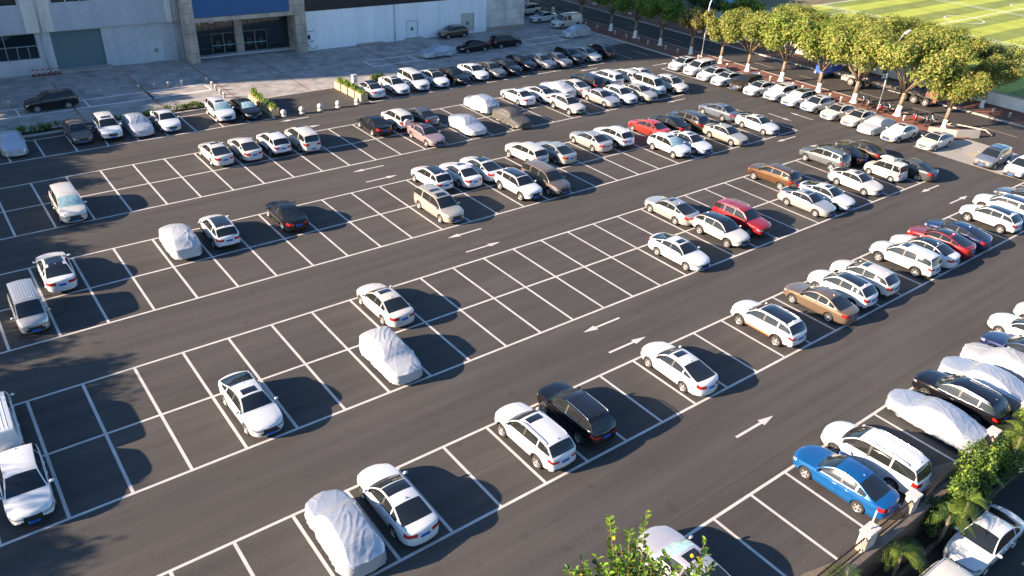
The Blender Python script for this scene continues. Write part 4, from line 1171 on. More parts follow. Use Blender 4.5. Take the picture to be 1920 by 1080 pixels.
bpos += [(88.3-.3+.004*(90-v),v,'short stone bollard on the red pavement between white footed trees','stone bollards along the near pavement') for v in (98,95.2,92.5,88.5,86.1,83.5,81.6,78.1,75.8,71.9,66.9,61.7,59.9,56.5,55.1,51.2,49.7,41.7)]
bpos += [(100.6,v,'short stone bollard on the far red pavement in front of the white wall','stone bollards along the far pavement') for v in (72,69.5,62.9,61.7,58,54,50,46,41.4,37.6,35.7,33)]
for x,y,lab,gr in bpos:
    o = link('post_bollard',post,None,(x,y,.0 if x<80 else .11)); tag(o,lab,'bollard',gr)

# planter boxes
M_WOOD = mat('planter_wood',(.52,.40,.22),.7,noise_amt=.15,noise_scale=3)
M_LF = [leaf_mat('leaf_bright',(.18,.27,.03)),leaf_mat('leaf_mid',(.09,.155,.025)),leaf_mat('leaf_dark',(.028,.062,.016)),leaf_mat('leaf_olive',(.27,.26,.065)),leaf_mat('leaf_rust',(.17,.12,.035))]
def leaf(m, p, n, s, rnd, mi=0, asp=.55):
    """one folded leaf / leaf clump"""
    n = n.normalized(); a = n.cross(Vector((rnd.uniform(-1,1),rnd.uniform(-1,1),rnd.uniform(-1,1))))
    if a.length < 1e-3: a = Vector((1,0,0))
    a.normalize(); c = n.cross(a)
    h = n*s*.16
    m.add([p-a*s, p-c*s*asp+h, p+a*s, p+c*s*asp+h],[[0,1,2],[0,2,3]],mi)
def foliage(m, rnd, lobes, n, s, mis, up=.35):
    for k in range(n):
        c,r = lobes[rnd.randrange(len(lobes))]
        d = Vector((rnd.gauss(0,1),rnd.gauss(0,1),rnd.gauss(0,1))).normalized()
        q = rnd.random()**.5*(1.0 if rnd.random()<.9 else 1.28)
        p = Vector(c)+Vector((d.x*r[0],d.y*r[1],d.z*r[2]))*q
        nn = d*.7+Vector((rnd.uniform(-.6,.6),rnd.uniform(-.6,.6),up+rnd.uniform(-.5,.5)))
        leaf(m,p,nn,s*rnd.uniform(.65,1.25),rnd,mis[rnd.randrange(len(mis))])
rnd = random.Random(3)
def planter_meshes():
    m = MB(); 
    for (x0,x1,y0,y1) in ((-.42,.42,-.68,-.62),(-.42,.42,.62,.68),(-.42,-.36,-.62,.62),(.36,.42,-.62,.62)):
        m.box(x0,x1,y0,y1,.02,.72)
    bx = m.mesh('box',M_WOOD)
    m = MB(); m.box(-.46,.46,-.72,.72,.72,.77); m.box(-.44,.44,-.70,.70,0,.06); rim = m.mesh('rim',M_WOOD)
    m = MB(); m.box(-.425,-.42,-.14,.14,.30,.42); m.box(.42,.425,-.14,.14,.30,.42); pn = m.mesh('panel',mat('planter_dark',(.10,.06,.03),.7))
    fo = MB(); foliage(fo,rnd,[((rnd.uniform(-.2,.2),y,.98),(.34,.32,.34)) for y in (-.45,-.15,.15,.45)],420,.11,[0,0,1,2])
    return bx,rim,pn,fo.mesh('foliage',M_LF)
pm_ = planter_meshes()
plist = [(39.75,78.5,'wooden planter nearest the aisle in the row of four'),(39.70,80.05,'second wooden planter from the aisle in the row of four'),(39.62,81.6,'third wooden planter from the aisle in the row of four'),(39.55,83.15,'wooden planter of the row of four at the plaza edge'),
 (29.5,78.5,'wooden planter beside the black sedan nearest the aisle'),(29.45,80.05,'middle wooden planter beside the black sedan'),(29.4,81.6,'third wooden planter beside the black sedan'),(29.4,83.15,'wooden planter at the plaza edge behind the black sedan')]
for x,y,lab in plist:
    p = empty('planter',(x,y,0),0,lab,'planter','wooden planters beside the driveway')
    link('box',pm_[0],p); link('rim',pm_[1],p); link('nameplate',pm_[2],p); f = link('plant',pm_[3],p); f.scale=(1,1,rnd.uniform(.85,1.2)); f.rotation_euler=(0,0,math.pi*rnd.randrange(2))
p = empty('service_box',(41.9,84.3,0),R(5),'white service bollard with a dark top band behind the four planters','utility box')
m = MB(); m.bev(-.28,.28,-.2,.2,0,.95,.03); bpart(p,'cabinet',m,mat('service_white',(.55,.56,.56),.6)); m = MB(); m.bev(-.32,.32,-.24,.24,.95,1.08,.03); bpart(p,'lid',m,M_PIPE)
p = empty('display_stand',(29.3,102.3,0),R(-10),'dark floor stand with a white edge beside the left showroom pillar','stand')
m = MB(); m.bev(-.26,.26,-.3,.3,0,1.25,.02); bpart(p,'cabinet',m,M_TRIM); m = MB(); m.box(.262,.31,-.32,.32,0,1.3); m.box(-.28,.262,-.32,.32,1.255,1.3); bpart(p,'frame',m,mat('stand_white',(.7,.7,.7),.5))
# red and white posts by the shutter
m0 = MB(); m0.lathe([(.09,.10),(.09,.35)],10,0); m0.lathe([(.09,.35),(.09,.6)],10,1); m0.lathe([(.09,.6),(.09,.82)],10,0); m0.lathe([(.09,.82),(.06,.95)],10,1)
pb = m0.mesh('banded_tube',[mat('post_red',(.35,.06,.045),.6),mat('post_white',(.62,.60,.58),.6)])
m0 = MB(); m0.box(-.2,.2,-.2,.2,0,.10); pf = m0.mesh('foot',mat('foot_red',(.16,.05,.045),.8))
for k in range(6):
    q = O_B @ Vector((-31.9+k*.52,1.6,0)); p = empty('warning_post',q,0,'red and white banded warning post in the row beside the roller shutter','post','red and white posts by the shutter')
    link('banded_tube',pb,p); link('foot',pf,p)
# hose reel / pipework on the white wall by the pillar
p = empty('wall_pipework',(0,0,0),0,'small dark pipework with a looped hose on the white wall beside the pillar','pipe'); p.matrix_world = O_B @ Matrix.Translation((.9,-.06,0))
m = MB(); m.tube([(-.5,-.05,.9),(-.45,-.1,.45),(-.1,-.12,.22),(.3,-.12,.25),(.6,-.1,.6)],.03,6); bpart(p,'hose',m,M_TRIM)
m = MB(); m.box(-.6,-.35,-.16,0,1.5,2.05); bpart(p,'valve_box',m,M_TRIM)
m = MB(); m.tube([(-.6,-.06,2.5),(.2,-.06,2.5),(.2,-.06,2.8)],.035,6); bpart(p,'pipe',m,M_PIPE)
m = MB(); m.tube([(-.3,-.08,1.15),(.1,-.08,1.25)],.05,6); bpart(p,'nozzle',m,M_TRIM)

# concrete barrier and red ramp at the end of the pavement
p = empty('concrete_barrier',(0,0,0),0,'pale concrete barrier wall at the end of the red pavement','barrier')
m = MB()
pts = [(86.3,37.9),(87.9,35.6),(90.2,34.3)]
for a,c in zip(pts,pts[1:]):
    a_ = Vector((*a,0)); c_ = Vector((*c,0)); d = (c_-a_).normalized(); n = Vector((-d.y,d.x,0))*.22
    vs = [a_-n,c_-n,c_+n,a_+n,a_-n*.55+Vector((0,0,.85)),c_-n*.55+Vector((0,0,.85)),c_+n*.55+Vector((0,0,.85)),a_+n*.55+Vector((0,0,.85))]
    m.add(vs,[[0,1,5,4],[1,2,6,5],[2,3,7,6],[3,0,4,7],[4,5,6,7]])
m.obj('block',M_CONC,p)
p = empty('bent_guard_rail',(0,0,0),0,'low pale guard rail curving round the pavement end','railing')
m = MB(); m.tube([(90.2,38.3,.12),(90.6,37.6,.55),(91.3,35.6,.55),(91.9,34.4,.5),(91.9,33.6,.1)],.06,8); m.obj('rail',mat('rail_cream',(.55,.48,.36),.6),p)
m = MB(); 
for (x,y) in ((90.7,37.2),(91.5,35.1)): m.tube([(x,y,0),(x,y,.52)],.045,6)
m.obj('posts',M_PIPE,p)

# ------------------------------------------------------------------ vegetation
M_BARK = mat('bark',(.20,.15,.11),.9,noise_amt=.35,noise_scale=5,bump=.4,bump_scale=12)
M_LIME = mat('limewash',(.72,.70,.66),.9,noise_amt=.15,noise_scale=5)
def tree_kit(seed, h, rad, trunk, n, mis, s=.14, lean=0.0):
    rnd = random.Random(seed)
    tr = MB(); pb = MB()
    tp = Vector((lean+rnd.uniform(-.12,.12),rnd.uniform(-.12,.12),trunk))
    r0 = .17+h*.008
    pb.tube([(0,0,0),(0,0,.12),(.0,0,.45),tp*.45],[r0*1.9,r0*1.35,r0*1.08,r0],10)
    tr.tube([tp*.45,tp*.75,tp],[r0,r0*.86,r0*.75],10)
    ch = h-trunk; lobes = []
    cz = trunk+ch*.55
    nb = rnd.randint(5,7)
    for k in range(nb):
        a = 2*math.pi*k/nb+rnd.uniform(-.4,.4); rr = rad*rnd.uniform(.45,.72)
        e = Vector((tp.x+math.cos(a)*rr,tp.y+math.sin(a)*rr,trunk+ch*rnd.uniform(.35,.72)))
        mid = tp.lerp(e,.5)+Vector((0,0,rnd.uniform(-.1,.35)))
        tr.tube([tp,mid,e],[r0*.5,r0*.34,r0*.12],6)
        for j in range(2):
            a2 = a+rnd.uniform(-.9,.9); e2 = e+Vector((math.cos(a2)*rad*.25,math.sin(a2)*rad*.25,ch*rnd.uniform(.0,.25)))
            tr.tube([mid.lerp(e,.5),e2],[r0*.2,r0*.06],5)
            q = rad*rnd.uniform(.22,.34); lobes.append((e2,(q,q,q*.75)))
        q = rad*rnd.uniform(.30,.42); lobes.append((e,(q,q,q*.8)))
    for k in range(5):
        a = rnd.uniform(0,6.28); rr = rad*rnd.uniform(0,.45); q = rad*rnd.uniform(.28,.42)
        lobes.append((Vector((tp.x+math.cos(a)*rr,tp.y+math.sin(a)*rr,trunk+ch*rnd.uniform(.6,.86))),(q,q,q*.8)))
        tr.tube([tp,lobes[-1][0]],[r0*.4,r0*.08],5)
    cr = MB(); foliage(cr,rnd,lobes,n,s,mis)
    return pb.mesh('painted_base',M_LIME), tr.mesh('trunk',M_BARK), cr.mesh('crown',M_LF)
def put_tree(kit, x, y, z, rz, sc, label, group, name='street_tree'):
    r = empty(name,(x,y,z),rz,label,'tree',group); r.scale=(sc,sc,sc)
    pb = link('painted_base',kit[0],r); link('trunk',kit[1],r); link('crown',kit[2],r)
    return r
KA = tree_kit(11,7.2,3.3,2.3,12818,[0,0,1,1,2])
KB = tree_kit(12,6.3,2.8,2.3,10353,[3,3,0,1,4])
KC = tree_kit(13,7.3,3.9,2.1,16022,[3,0,3,1,3])
KD = tree_kit(14,7.1,3.7,2.05,15283,[0,3,3,0,1])
KE = tree_kit(15,6.6,3.2,2.2,11339,[2,2,1,2])
KR = tree_kit(16,6.0,2.7,2.4,9860,[4,3,2,3])
st = [(KA,112,0,1.15,'bushy dark green street tree farthest up the shaded road'),(KA,105,2,1.1,'dark green street tree behind the white SUV at the building corner'),(KA,98,4,1.1,'dark green street tree beside the white panel van'),
 (KA,90.9,1,1.05,'street tree behind the silver covered hatchback'),(KA,85.6,3,1.08,'shaded green street tree beyond the end of the plaza bays'),(KA,80.4,5,1.0,'green street tree beside the shaded kerb, half in sun'),
 (KR,74.5,.6,1.02,'rusty leaved street tree just before the first roadside car'),(KB,69.1,2.2,.95,'small round street tree beside the tall white street lamp'),(KC,64.5,1.1,1.05,'wide street tree with a thick trunk behind the dark brown SUV'),
 (KD,59.1,3.9,1.2,'street tree with slim trunk behind the white SUV with pale shade'),(KD,53.6,5.1,1.2,'street tree with bent slim trunk behind the rounded white crossover'),(KC,48.7,0.3,1.22,'street tree beside the parked motorbikes and white street lamp'),
 (KC,43.1,2.5,1.25,'street tree with a broad white foot between two groups of motorbikes'),(KB,37.7,1.7,1.05,'bright forked street tree at the end of the red pavement')]
for k,v,rz,sc,lab in st: put_tree(k,89.35,v,.11,rz,sc,lab,'street trees on the near pavement')
st2 = [(KE,108,1,1.25),(KE,99,3,1.2),(KA,91,2,1.1),(KE,83.5,5,1.1),(KA,76,1.2,.95),(KC,66.5,4,.95),(KD,59,2.8,1.0),(KC,52.2,5.5,1.12),(KC,46,0,1.1),(KB,39.4,3.2,.95)]
fl_ = ['dark tree across the road opposite the building corner','dark tree across the road behind the panel van trees','green tree across the shaded road near the bollards','dark tree across the road by the blue roof','green tree across the road in front of the blue roof','olive tree across the road behind the wide street tree','olive tree across the road beside the blue truck cab','tall olive tree across the road above the truck bed','olive tree across the road behind the truck wheels','small tree with whitewashed foot against the white wall']
for (k,v,rz,sc),lab in zip(st2,fl_): put_tree(k,101.6,v,.12,rz,sc,lab,'trees on the far pavement')
put_tree(tree_kit(31,6.6,4.0,2.4,6500,[2,2,3,2]),108.2,41.6,0,1.3,.95,'dark spreading tree on the field side of the white wall','trees by the field','field_tree')
for (x,y,sc,lab) in ((112,99,1.2,'tall dark tree behind the blue roof'),(120,102,1.3,'dark tree at the head of the field beside the blue roof'),(106,104,1.25,'dark tree at the far end of the white wall'),(98,120,1.4,'large dark tree closing the end of the road'),(104,122,1.4,'large dark tree behind the building corner cars'),(90,126,1.4,'large dark tree straight behind the hidden white SUV'),(86,132,1.4,'dark tree farthest behind the warehouse end')):
    put_tree(KE,x,y,0,x,sc,lab,'trees at the back','back_tree')
# trees standing left of the frame: they shade the lot edge
for i,(x,y,sc) in enumerate(((-17.5,88,1.5),(-18,84,1.2),(-18.5,80,1.25),(-19.5,75.5,1.2),(-20.5,71.5,1.25),(-21.5,67,1.2),(-22.5,62.5,1.25),(-25.2,58,1.15),(-25.8,53.5,1.2),(-24.6,49,1.2),(-25.4,45,1.15),(-26,41,1.2),(-26.8,37,1.15),(-27.6,33,1.15),(-28.2,29,1.1),(-2.5,96.8,1.25),(-2.5,100.5,1.25),(-1.8,90.2,1.05),(-3,93.4,1.05),(-3.5,97,1.05),(-4,100.3,1.05),(-8.5,91.6,1.2))):
    put_tree(KC if i%2 else KA,x+(1.6 if x<-15 else 0),y,0,i*1.3,sc*(1.08 if x<-15 else 1),'street tree in the row left of the lot that shades its edge','trees left of the lot')

# shed with a blue roof
p = empty('blue_shed',(114.5,91.6,0),R(-8),'low shed with a bright blue roof behind the roadside trees','shed')
m = MB(); m.box(-4.2,4.2,-1.6,1.6,0,1.7); m.obj('wall',mat('shed_wall',(.4,.42,.42),.8),p)
m = MB(); m.add([(-4.5,-1.9,1.7),(4.5,-1.9,1.7),(4.5,1.9,2.3),(-4.5,1.9,2.3),(-4.5,-1.9,1.62),(4.5,-1.9,1.62),(4.5,1.9,2.2),(-4.5,1.9,2.2)],[[0,1,2,3],[7,6,5,4],[0,4,5,1],[1,5,6,2],[2,6,7,3],[3,7,4,0]]); m.obj('roof',mat('blue_roof',(.03,.33,.52),.5,noise_amt=.1),p)
p = empty('field_fence',(0,0,0),0,'pale panel fence along the far head of the football field','fence')
m = MB()
for k in range(22): m.box(112+k*4,115.7+k*4,99.9,100,0,2.4)
m.obj('panels',mat('fence_pale',(.42,.40,.42),.7,noise_amt=.1),p)
m = MB()
for k in range(23): m.box(111.85+k*4-.06,111.85+k*4+.06,99.85,100.05,0,2.6)
m.obj('posts',M_PIPE,p)

# hedges along the plaza bed
def hedge(x0,x1,h,n,lab,rnd):
    m = MB(); L = x1-x0
    lob = [((x0+L*rnd.random(),84.0+rnd.uniform(-.2,.25),h*rnd.uniform(.35,.75)+.1),(.45,.32,h*rnd.uniform(.3,.55))) for k in range(max(4,int(L*2.2)))]
    foliage(m,rnd,lob,n,.10,[0,1,1,2])
    r = empty('hedge',(0,0,0),0,lab,'hedge','low hedges in the plaza bed'); m.obj('foliage',M_LF,r)
    m = MB()
    for c,q in lob[::2]: m.tube([(c[0],84.0,.08),(c[0],c[1],c[2])],[.02,.01],4)
    m.obj('stems',M_BARK,r)
rr = random.Random(5)
hedge(6.2,10.6,.75,900,'low hedge behind the crumpled silver cover',rr)
hedge(11.6,18.4,.42,900,'thin low hedge behind the white SUV and silver cover',rr)
hedge(18.8,24.2,.7,1100,'low hedge beside the empty bay',rr)
hedge(43.0,46.5,.85,700,'tall weedy hedge behind the second white sedan',rr)
hedge(52,62,.38,700,'sparse weeds behind the black sedan at the plaza edge',rr)

# shrubs and palms between the fence and the alley
def shrub(x,y,z,rx,rz,n,lab,seed,mis=(0,0,1,1,2),s=.085):
    rnd = random.Random(seed); m = MB()
    lob = []
    for k in range(16):
        a = rnd.uniform(0,6.28); q = rnd.random()**.6
        lob.append(((math.cos(a)*rx*q,math.sin(a)*rx*.55*q,rz*rnd.uniform(.35,.85)),(rx*.30,rx*.28,rz*.24)))
    foliage(m,rnd,lob,n,s,list(mis),.5)
    r = empty('shrub',(x,y,z),0,lab,'shrub','shrubs along the iron fence'); m.obj('foliage',M_LF,r)
    m = MB()
    for c,q in lob: m.tube([(c[0]*.15,c[1]*.15,0),(c[0]*.6,c[1]*.6,c[2]*.6),c],[.035,.022,.008],5)
    m.obj('stems',M_BARK,r)
shrub(34.9,8.8,-1.78,1.2,3.5,2200,'large leafy shrub over the fence right of the white minivan',41)
shrub(36.5,8.9,-1.78,1.25,4.0,2600,'bright shrub in front of the silver cover at the fence',42)
shrub(38.4,8.7,-1.78,.9,2.9,1300,'shrub beside the white pillar behind the black estate SUV',43)
shrub(40.0,8.6,-1.78,1.3,3.0,1900,'mid green shrub left of the arching palm at the right',61,(1,1,2,0))
shrub(43.0,8.75,-1.78,1.4,3.6,2000,'dense green shrub at the right picture edge below the covers',62,(1,0,2))
shrub(41.8,8.7,-1.78,1.0,3.2,1400,'shrub with yellowish tips at the right picture edge behind covers',44,(0,3,1,2))
shrub(44.6,8.7,-1.78,1.4,3.8,1800,'shrub behind the shiny cover, cut by the picture edge',45,(0,1,2))
shrub(33.2,8.6,-1.78,1.1,2.2,1300,'low dark shrub under the bright fronds by the alley',48,(2,2,1))
shrub(36.0,8.45,-1.78,1.3,2.0,1300,'low dark shrub behind the alley sedan',50,(2,2,1))
shrub(39.5,8.45,-1.78,1.3,2.0,1300,'low dark shrub at the right end of the alley bed',60,(2,2,1))
M_FROND = leaf_mat('palm_frond',(.15,.22,.03),.4,.3); M_FROND2 = leaf_mat('palm_dark',(.035,.075,.016),.4,.25)
def palm(x,y,z,h,L,n,lab,seed):
    rnd = random.Random(seed); r = empty('palm',(x,y,z),0,lab,'palm','palms along the alley')
    m = MB(); m.tube([(0,0,0),(.03,0,h*.5),(0,.02,h)],[.10,.085,.075],8); m.obj('trunk',M_BARK,r)
    m = MB()
    for k in range(n):
        a = 2.399*k+rnd.uniform(-.3,.3); e = rnd.uniform(.25,1.15); l = L*rnd.uniform(.75,1.1); mi = 0 if rnd.random()<.65 else 1
        pts = []; d = Vector((math.cos(a),math.sin(a),0))
        for j in range(10):
            t = j/9; pts.append(Vector((0,0,h))+d*(l*t*math.cos(e)*(1-.1*t))+Vector((0,0,l*(math.sin(e)*t-.75*t*t))))
        m.tube(pts,[.016*(1-.8*j/9) for j in range(10)],4,mi)
        for j in range(1,10):
            for q in (0,.5):
                p = pts[j-1].lerp(pts[j],q+.25); t = (j-1+q)/9; ax = (pts[j]-pts[j-1]).normalized(); sd = ax.cross(Vector((0,0,1))).normalized(); up = sd.cross(ax)
                ll = l*.27*math.sin(math.pi*(.15+.8*t))
                for sg in (1,-1):
                    tip = p+(sd*sg*.80+ax*.55+up*-.18).normalized()*ll; w = ax*.013
                    mid = p.lerp(tip,.45)+up*.03
                    m.add([p-w*.5,mid-w,tip,mid+w,p+w*.5],[[0,1,2,3],[0,3,4]],mi)
    m.obj('fronds',[M_FROND,M_FROND2],r)
palm(25.3,8.6,-1.78,2.2,1.6,16,'palm rising over the fence at the bottom edge',51)
palm(29.3,8.3,-1.78,1.7,1.6,12,'palm below the broad white pillar',52)
palm(30.6,8.5,-1.78,.9,1.4,12,'small dark palm against the brick wall',53)
palm(34.3,7.95,-1.78,2.2,1.75,13,'palm with bright fronds hanging over the alley sedan',54)
palm(33.0,8.1,-1.78,2.0,1.4,11,'palm under the large leafy shrub',57)
palm(40.2,8.4,-1.78,3.0,2.1,16,'palm with arching fronds beside the fence pillar at right',55)
palm(37.2,8.4,-1.78,1.6,1.4,13,'dark palm in the shade below the bright shrub',58)
palm(26.9,8.35,-1.78,.9,1.3,12,'dark low palm between the bottom edge palm and the broad pillar',59)
palm(42.6,8.3,-1.78,3.2,2.0,15,'palm cut by the right picture edge behind covered cars',56)

# tree below the camera whose top reaches into the bottom of the picture
rnd = random.Random(77)
r_ = empty('fruit_tree',(9.6,6.6,-2.0),0,'tall citrus like tree with yellow fruit whose top twigs rise at the bottom edge','tree')
off = Vector((9.6,6.6,-2.0))
M_TW = [leaf_mat('twig_leaf',(.17,.30,.03),.35,.4),leaf_mat('twig_leaf_mid',(.11,.20,.025),.35,.35),leaf_mat('twig_leaf_dark',(.03,.07,.012),.4,.25),leaf_mat('twig_leaf_yellow',(.45,.30,.03),.4,.4)]
M_TWIG = mat('twig',(.30,.17,.10),.8)
m = MB(); m.tube([(0,0,0),(.1,.1,5),(.05,.4,9.5),(.2,.6,11.6)],[.24,.2,.13,.08],9); m.obj('trunk',M_BARK,r_)
tw = MB(); lf = MB()
TIPS = [((10.126, 8.741, 13.26), 1.3, 0.55), ((10.921, 8.356, 13.338), 1.2, 0.35), ((10.317, 8.264, 13.098), 1.2, 0.4), ((9.962, 8.128, 12.912), 1.4, 0.4), ((10.381, 8.057, 13.02), 1.4, 0.4), ((9.09, 8.452, 12.768), 1.1, 0.45), ((9.408, 8.311, 12.81), 1.3, 0.4), ((11.678, 7.123, 13.008), 0.7, 0.5), ((11.451, 6.938, 12.84), 1.0, 0.4), ((10.764, 7.481, 12.87), 0.8, 0.4), ((10.797, 7.157, 12.72), 1.2, 0.3), ((9.673, 8.065, 12.78), 1.6, 0.3), ((10.101, 7.825, 12.81), 1.6, 0.3), ((10.383, 7.507, 12.75), 1.5, 0.3), ((8.73, 8.516, 12.672), 1.2, 0.5), ((8.868, 8.442, 12.684), 1.3, 0.4), ((9.421, 7.948, 12.63), 1.6, 0.3), ((10.076, 7.428, 12.6), 1.5, 0.3), ((10.422, 7.278, 12.648), 1.4, 0.3), ((11.028, 6.875, 12.66), 1.3, 0.3), ((9.061, 8.166, 12.612), 1.4, 0.3), ((9.733, 7.763, 12.648), 1.6, 0.3), ((9.414, 8.129, 12.72), 1.6, 0.3), ((9.697, 7.906, 12.708), 1.6, 0.3), ((10.104, 7.644, 12.72), 1.6, 0.3), ((10.415, 7.726, 12.87), 1.4, 0.3), ((9.983, 7.872, 12.792), 1.5, 0.3), ((10.515, 7.474, 12.78), 1.4, 0.3), ((10.619, 7.139, 12.648), 1.4, 0.3), ((9.775, 8.187, 12.876), 1.3, 0.4), ((11.443, 6.702, 12.72), 1.1, 0.35), ((11.228, 6.913, 12.75), 1.2, 0.35), ((9.035, 8.325, 12.684), 1.3, 0.4)]
base = Vector((.25,.55,10.6))
for (t3,dens,st) in TIPS:
    t = Vector(t3)-off
    mid = base.lerp(t,.55)+Vector((rnd.uniform(-.1,.1),rnd.uniform(-.1,.1),-.25))
    pts = [base+(mid-base)*.0, base.lerp(mid,.6), mid, mid.lerp(t,.55)+Vector((rnd.uniform(-.05,.05),0,.03)), t]
    tw.tube(pts,[.035,.022,.014,.009,.004],5)
    N = int(72*dens)
    for k in range(N):
        q = st+(1-st)*k/max(1,N-1)
        s_ = q*4; i = min(3,int(s_)); p = pts[i].lerp(pts[i+1],s_-i)
        ax = (pts[i+1]-pts[i]).normalized(); d = Vector((rnd.gauss(0,1),rnd.gauss(0,1),rnd.gauss(0,1))); d = (d-ax*d.dot(ax)).normalized()
        dd = (d+ax*.5).normalized(); ln = rnd.uniform(.10,.165); sd = dd.cross(Vector((rnd.uniform(-.4,.4),rnd.uniform(-.4,.4),1))).normalized()*ln*.30
        up = sd.cross(dd).normalized()*ln*.07
        o0 = p+dd*.02
        mi = rnd.choice((0,0,0,1,1,2,2)) if rnd.random()>.03 else 3
        lf.add([o0,o0+dd*ln*.35+sd+up,o0+dd*ln*.75+sd*.75+up,o0+dd*ln*1.08,o0+dd*ln*.75-sd*.75+up,o0+dd*ln*.35-sd+up,o0+dd*ln*.5],[[0,6,1],[1,6,2],[2,6,3],[3,6,4],[4,6,5],[5,6,0]],mi)
tw.obj('twigs',M_TWIG,r_); lf.obj('leaves',M_TW,r_)
for f3 in [(10.082, 8.473, 12.85), (11.299, 7.156, 12.7)]:
    m = MB(); blob(m,(0,0,0),.05,.05,.048,12,8); o = m.obj('fruit',mat('yellow_fruit',(.70,.38,.02),.45),r_); o.location = Vector(f3)-off

# ------------------------------------------------------------------ truck and motorbikes
def truck():
    r = empty('flatbed_truck',(97.0,50.2,0),R(90),'blue tractor truck with a long low trailer and rust red rear across the road','truck')
    # +x is the front (towards the far end of the road)
    B = mat('truck_blue',(.03,.09,.42),.35,0,.5,.5); RED = mat('rust_red',(.16,.06,.04),.7,noise_amt=.25); FR = mat('chassis_grey',(.30,.27,.24),.6,noise_amt=.2)
    m = MB()
    pr = [(8.3,.55),(8.45,1.3),(8.2,2.1),(7.9,2.95),(6.2,3.05),(6.2,.95),(6.7,.95),(6.75,.55)]
    n = len(pr); vs = [(x,-1.2,z) for x,z in pr]+[(x,1.2,z) for x,z in pr]
    m.add(vs,[[i,(i+1)%n,n+(i+1)%n,n+i] for i in range(n)]+[list(range(n-1,-1,-1)),list(range(n,2*n))]); cab = m.obj('cab',B,r,sharp=30)
    m = MB(); m.add([(8.225,-1.08,2.1),(8.225,1.08,2.1),(7.945,1.0,2.85),(7.945,-1.0,2.85)],[[0,1,2,3]]); m.obj('windshield',M_GLASS,r)
    for sg in (1,-1):
        m = MB(); y = sg*1.206; m.add([(7.85,y,1.9),(7.0,y,1.85),(7.0,y,2.7),(7.65,y,2.7)],[[0,1,2,3]]); m.obj('side_window',M_GLASS2,r)
        m = MB(); m.box(8.0,8.15,sg*1.45-.09,sg*1.45+.09,1.9,2.5); m.tube([(8.05,sg*1.2,2.5),(8.05,sg*1.45,2.5)],.02,6); m.obj('mirror',M_TRIM,r)
        m = MB(); m.box(8.36,8.44,sg*.9-.2,sg*.9+.2,.75,.98); m.obj('headlight',M_HEAD,r)
    m = MB(); m.box(8.3,8.5,-1.2,1.2,.40,.68); m.obj('bumper',M_PIPE,r)
    m = MB()
    for y in (-.45,.45): m.box(-7,6.2,y-.09,y+.09,.85,1.1)
    for x in (-6,-3,-1,1,2.6,4.4): m.box(x-.1,x+.1,-.36,.36,.88,1.08)
    m.obj('chassis',FR,r)
    m = MB(); m.box(2.9,5.3,-1.1,-.6,.5,.95); m.box(2.9,4.6,.6,1.1,.5,.95); m.obj('fuel_tank',FR,r)
    m = MB(); m.box(-7.6,1.2,-1.22,1.22,1.12,1.3); m.obj('trailer_deck',mat('deck_dark',(.09,.075,.065),.8,noise_amt=.3),r)
    m = MB(); m.box(-8.0,-7.6,-1.22,1.22,.75,2.1); m.box(-7.6,-6.6,-1.22,-1.15,1.3,1.9); m.box(-7.6,-6.6,1.15,1.22,1.3,1.9); m.obj('rear_ramp',RED,r)
    tm,rm = wheel_meshes(.52,.30)
    for x in (7.35,3.2,1.9,-4.0,-5.3,-6.7):
        for sg in (1,-1):
            w = link('wheel',tm,r,(x,sg*1.02,.52)); w.rotation_euler=(0,0,math.pi if sg>0 else 0); link('rim',rm,w)
truck()
def bike_kit():
    K = []
    ty = MB()
    for x in (-.62,.62):
        pass
    m = MB(); m.lathe([(.17,-.05),(.27,-.05),(.30,0),(.27,.05),(.17,.05)],16,0,Matrix.Rotation(R(90),4,'X'),True,False); K.append(('wheel',m.mesh('wheel',M_TYRE),(-.62,0,.30))); K.append(('wheel',m.mesh('wheel',M_TYRE),(.66,0,.30)))
    m = MB(); m.tube([(.62,0,.32),(.48,0,.72),(.40,0,1.0)],[.035,.035,.03],6); m.tube([(.40,-.34,1.04),(.36,0,1.02),(.40,.34,1.04)],.02,6); K.append(('handlebar',m.mesh('handlebar',M_CHROME),(0,0,0)))
    m = MB(); blob(m,(.50,0,.92),.10,.09,.10); K.append(('headlight',m.mesh('headlight',M_HEAD),(0,0,0)))
    m = MB(); m.bev(-.62,.10,-.13,.13,.68,.80,.05); K.append(('seat',m.mesh('seat',M_TRIM),(0,0,0)))
    m = MB(); m.bev(-.42,.30,-.12,.12,.28,.66,.06); m.bev(.28,.46,-.18,.18,.35,.95,.06); blob(m,(-.55,0,.58),.25,.12,.10); K.append(('body',m.mesh('body',PAINT['red2']),(0,0,0)))
    for sg in (1,-1):
        m = MB(); m.tube([(.40,sg*.30,1.04),(.36,sg*.36,1.25)],.008,4); blob(m,(.36,sg*.37,1.28),.02,.06,.045); K.append(('mirror',m.mesh('mirror',M_TRIM),(0,0,0)))
    m = MB(); m.bev(-.98,-.64,-.17,.17,.82,1.1,.04); K.append(('rear_box',m.mesh('rear_box',M_TRIM),(0,0,0)))
    return K
BK = bike_kit()
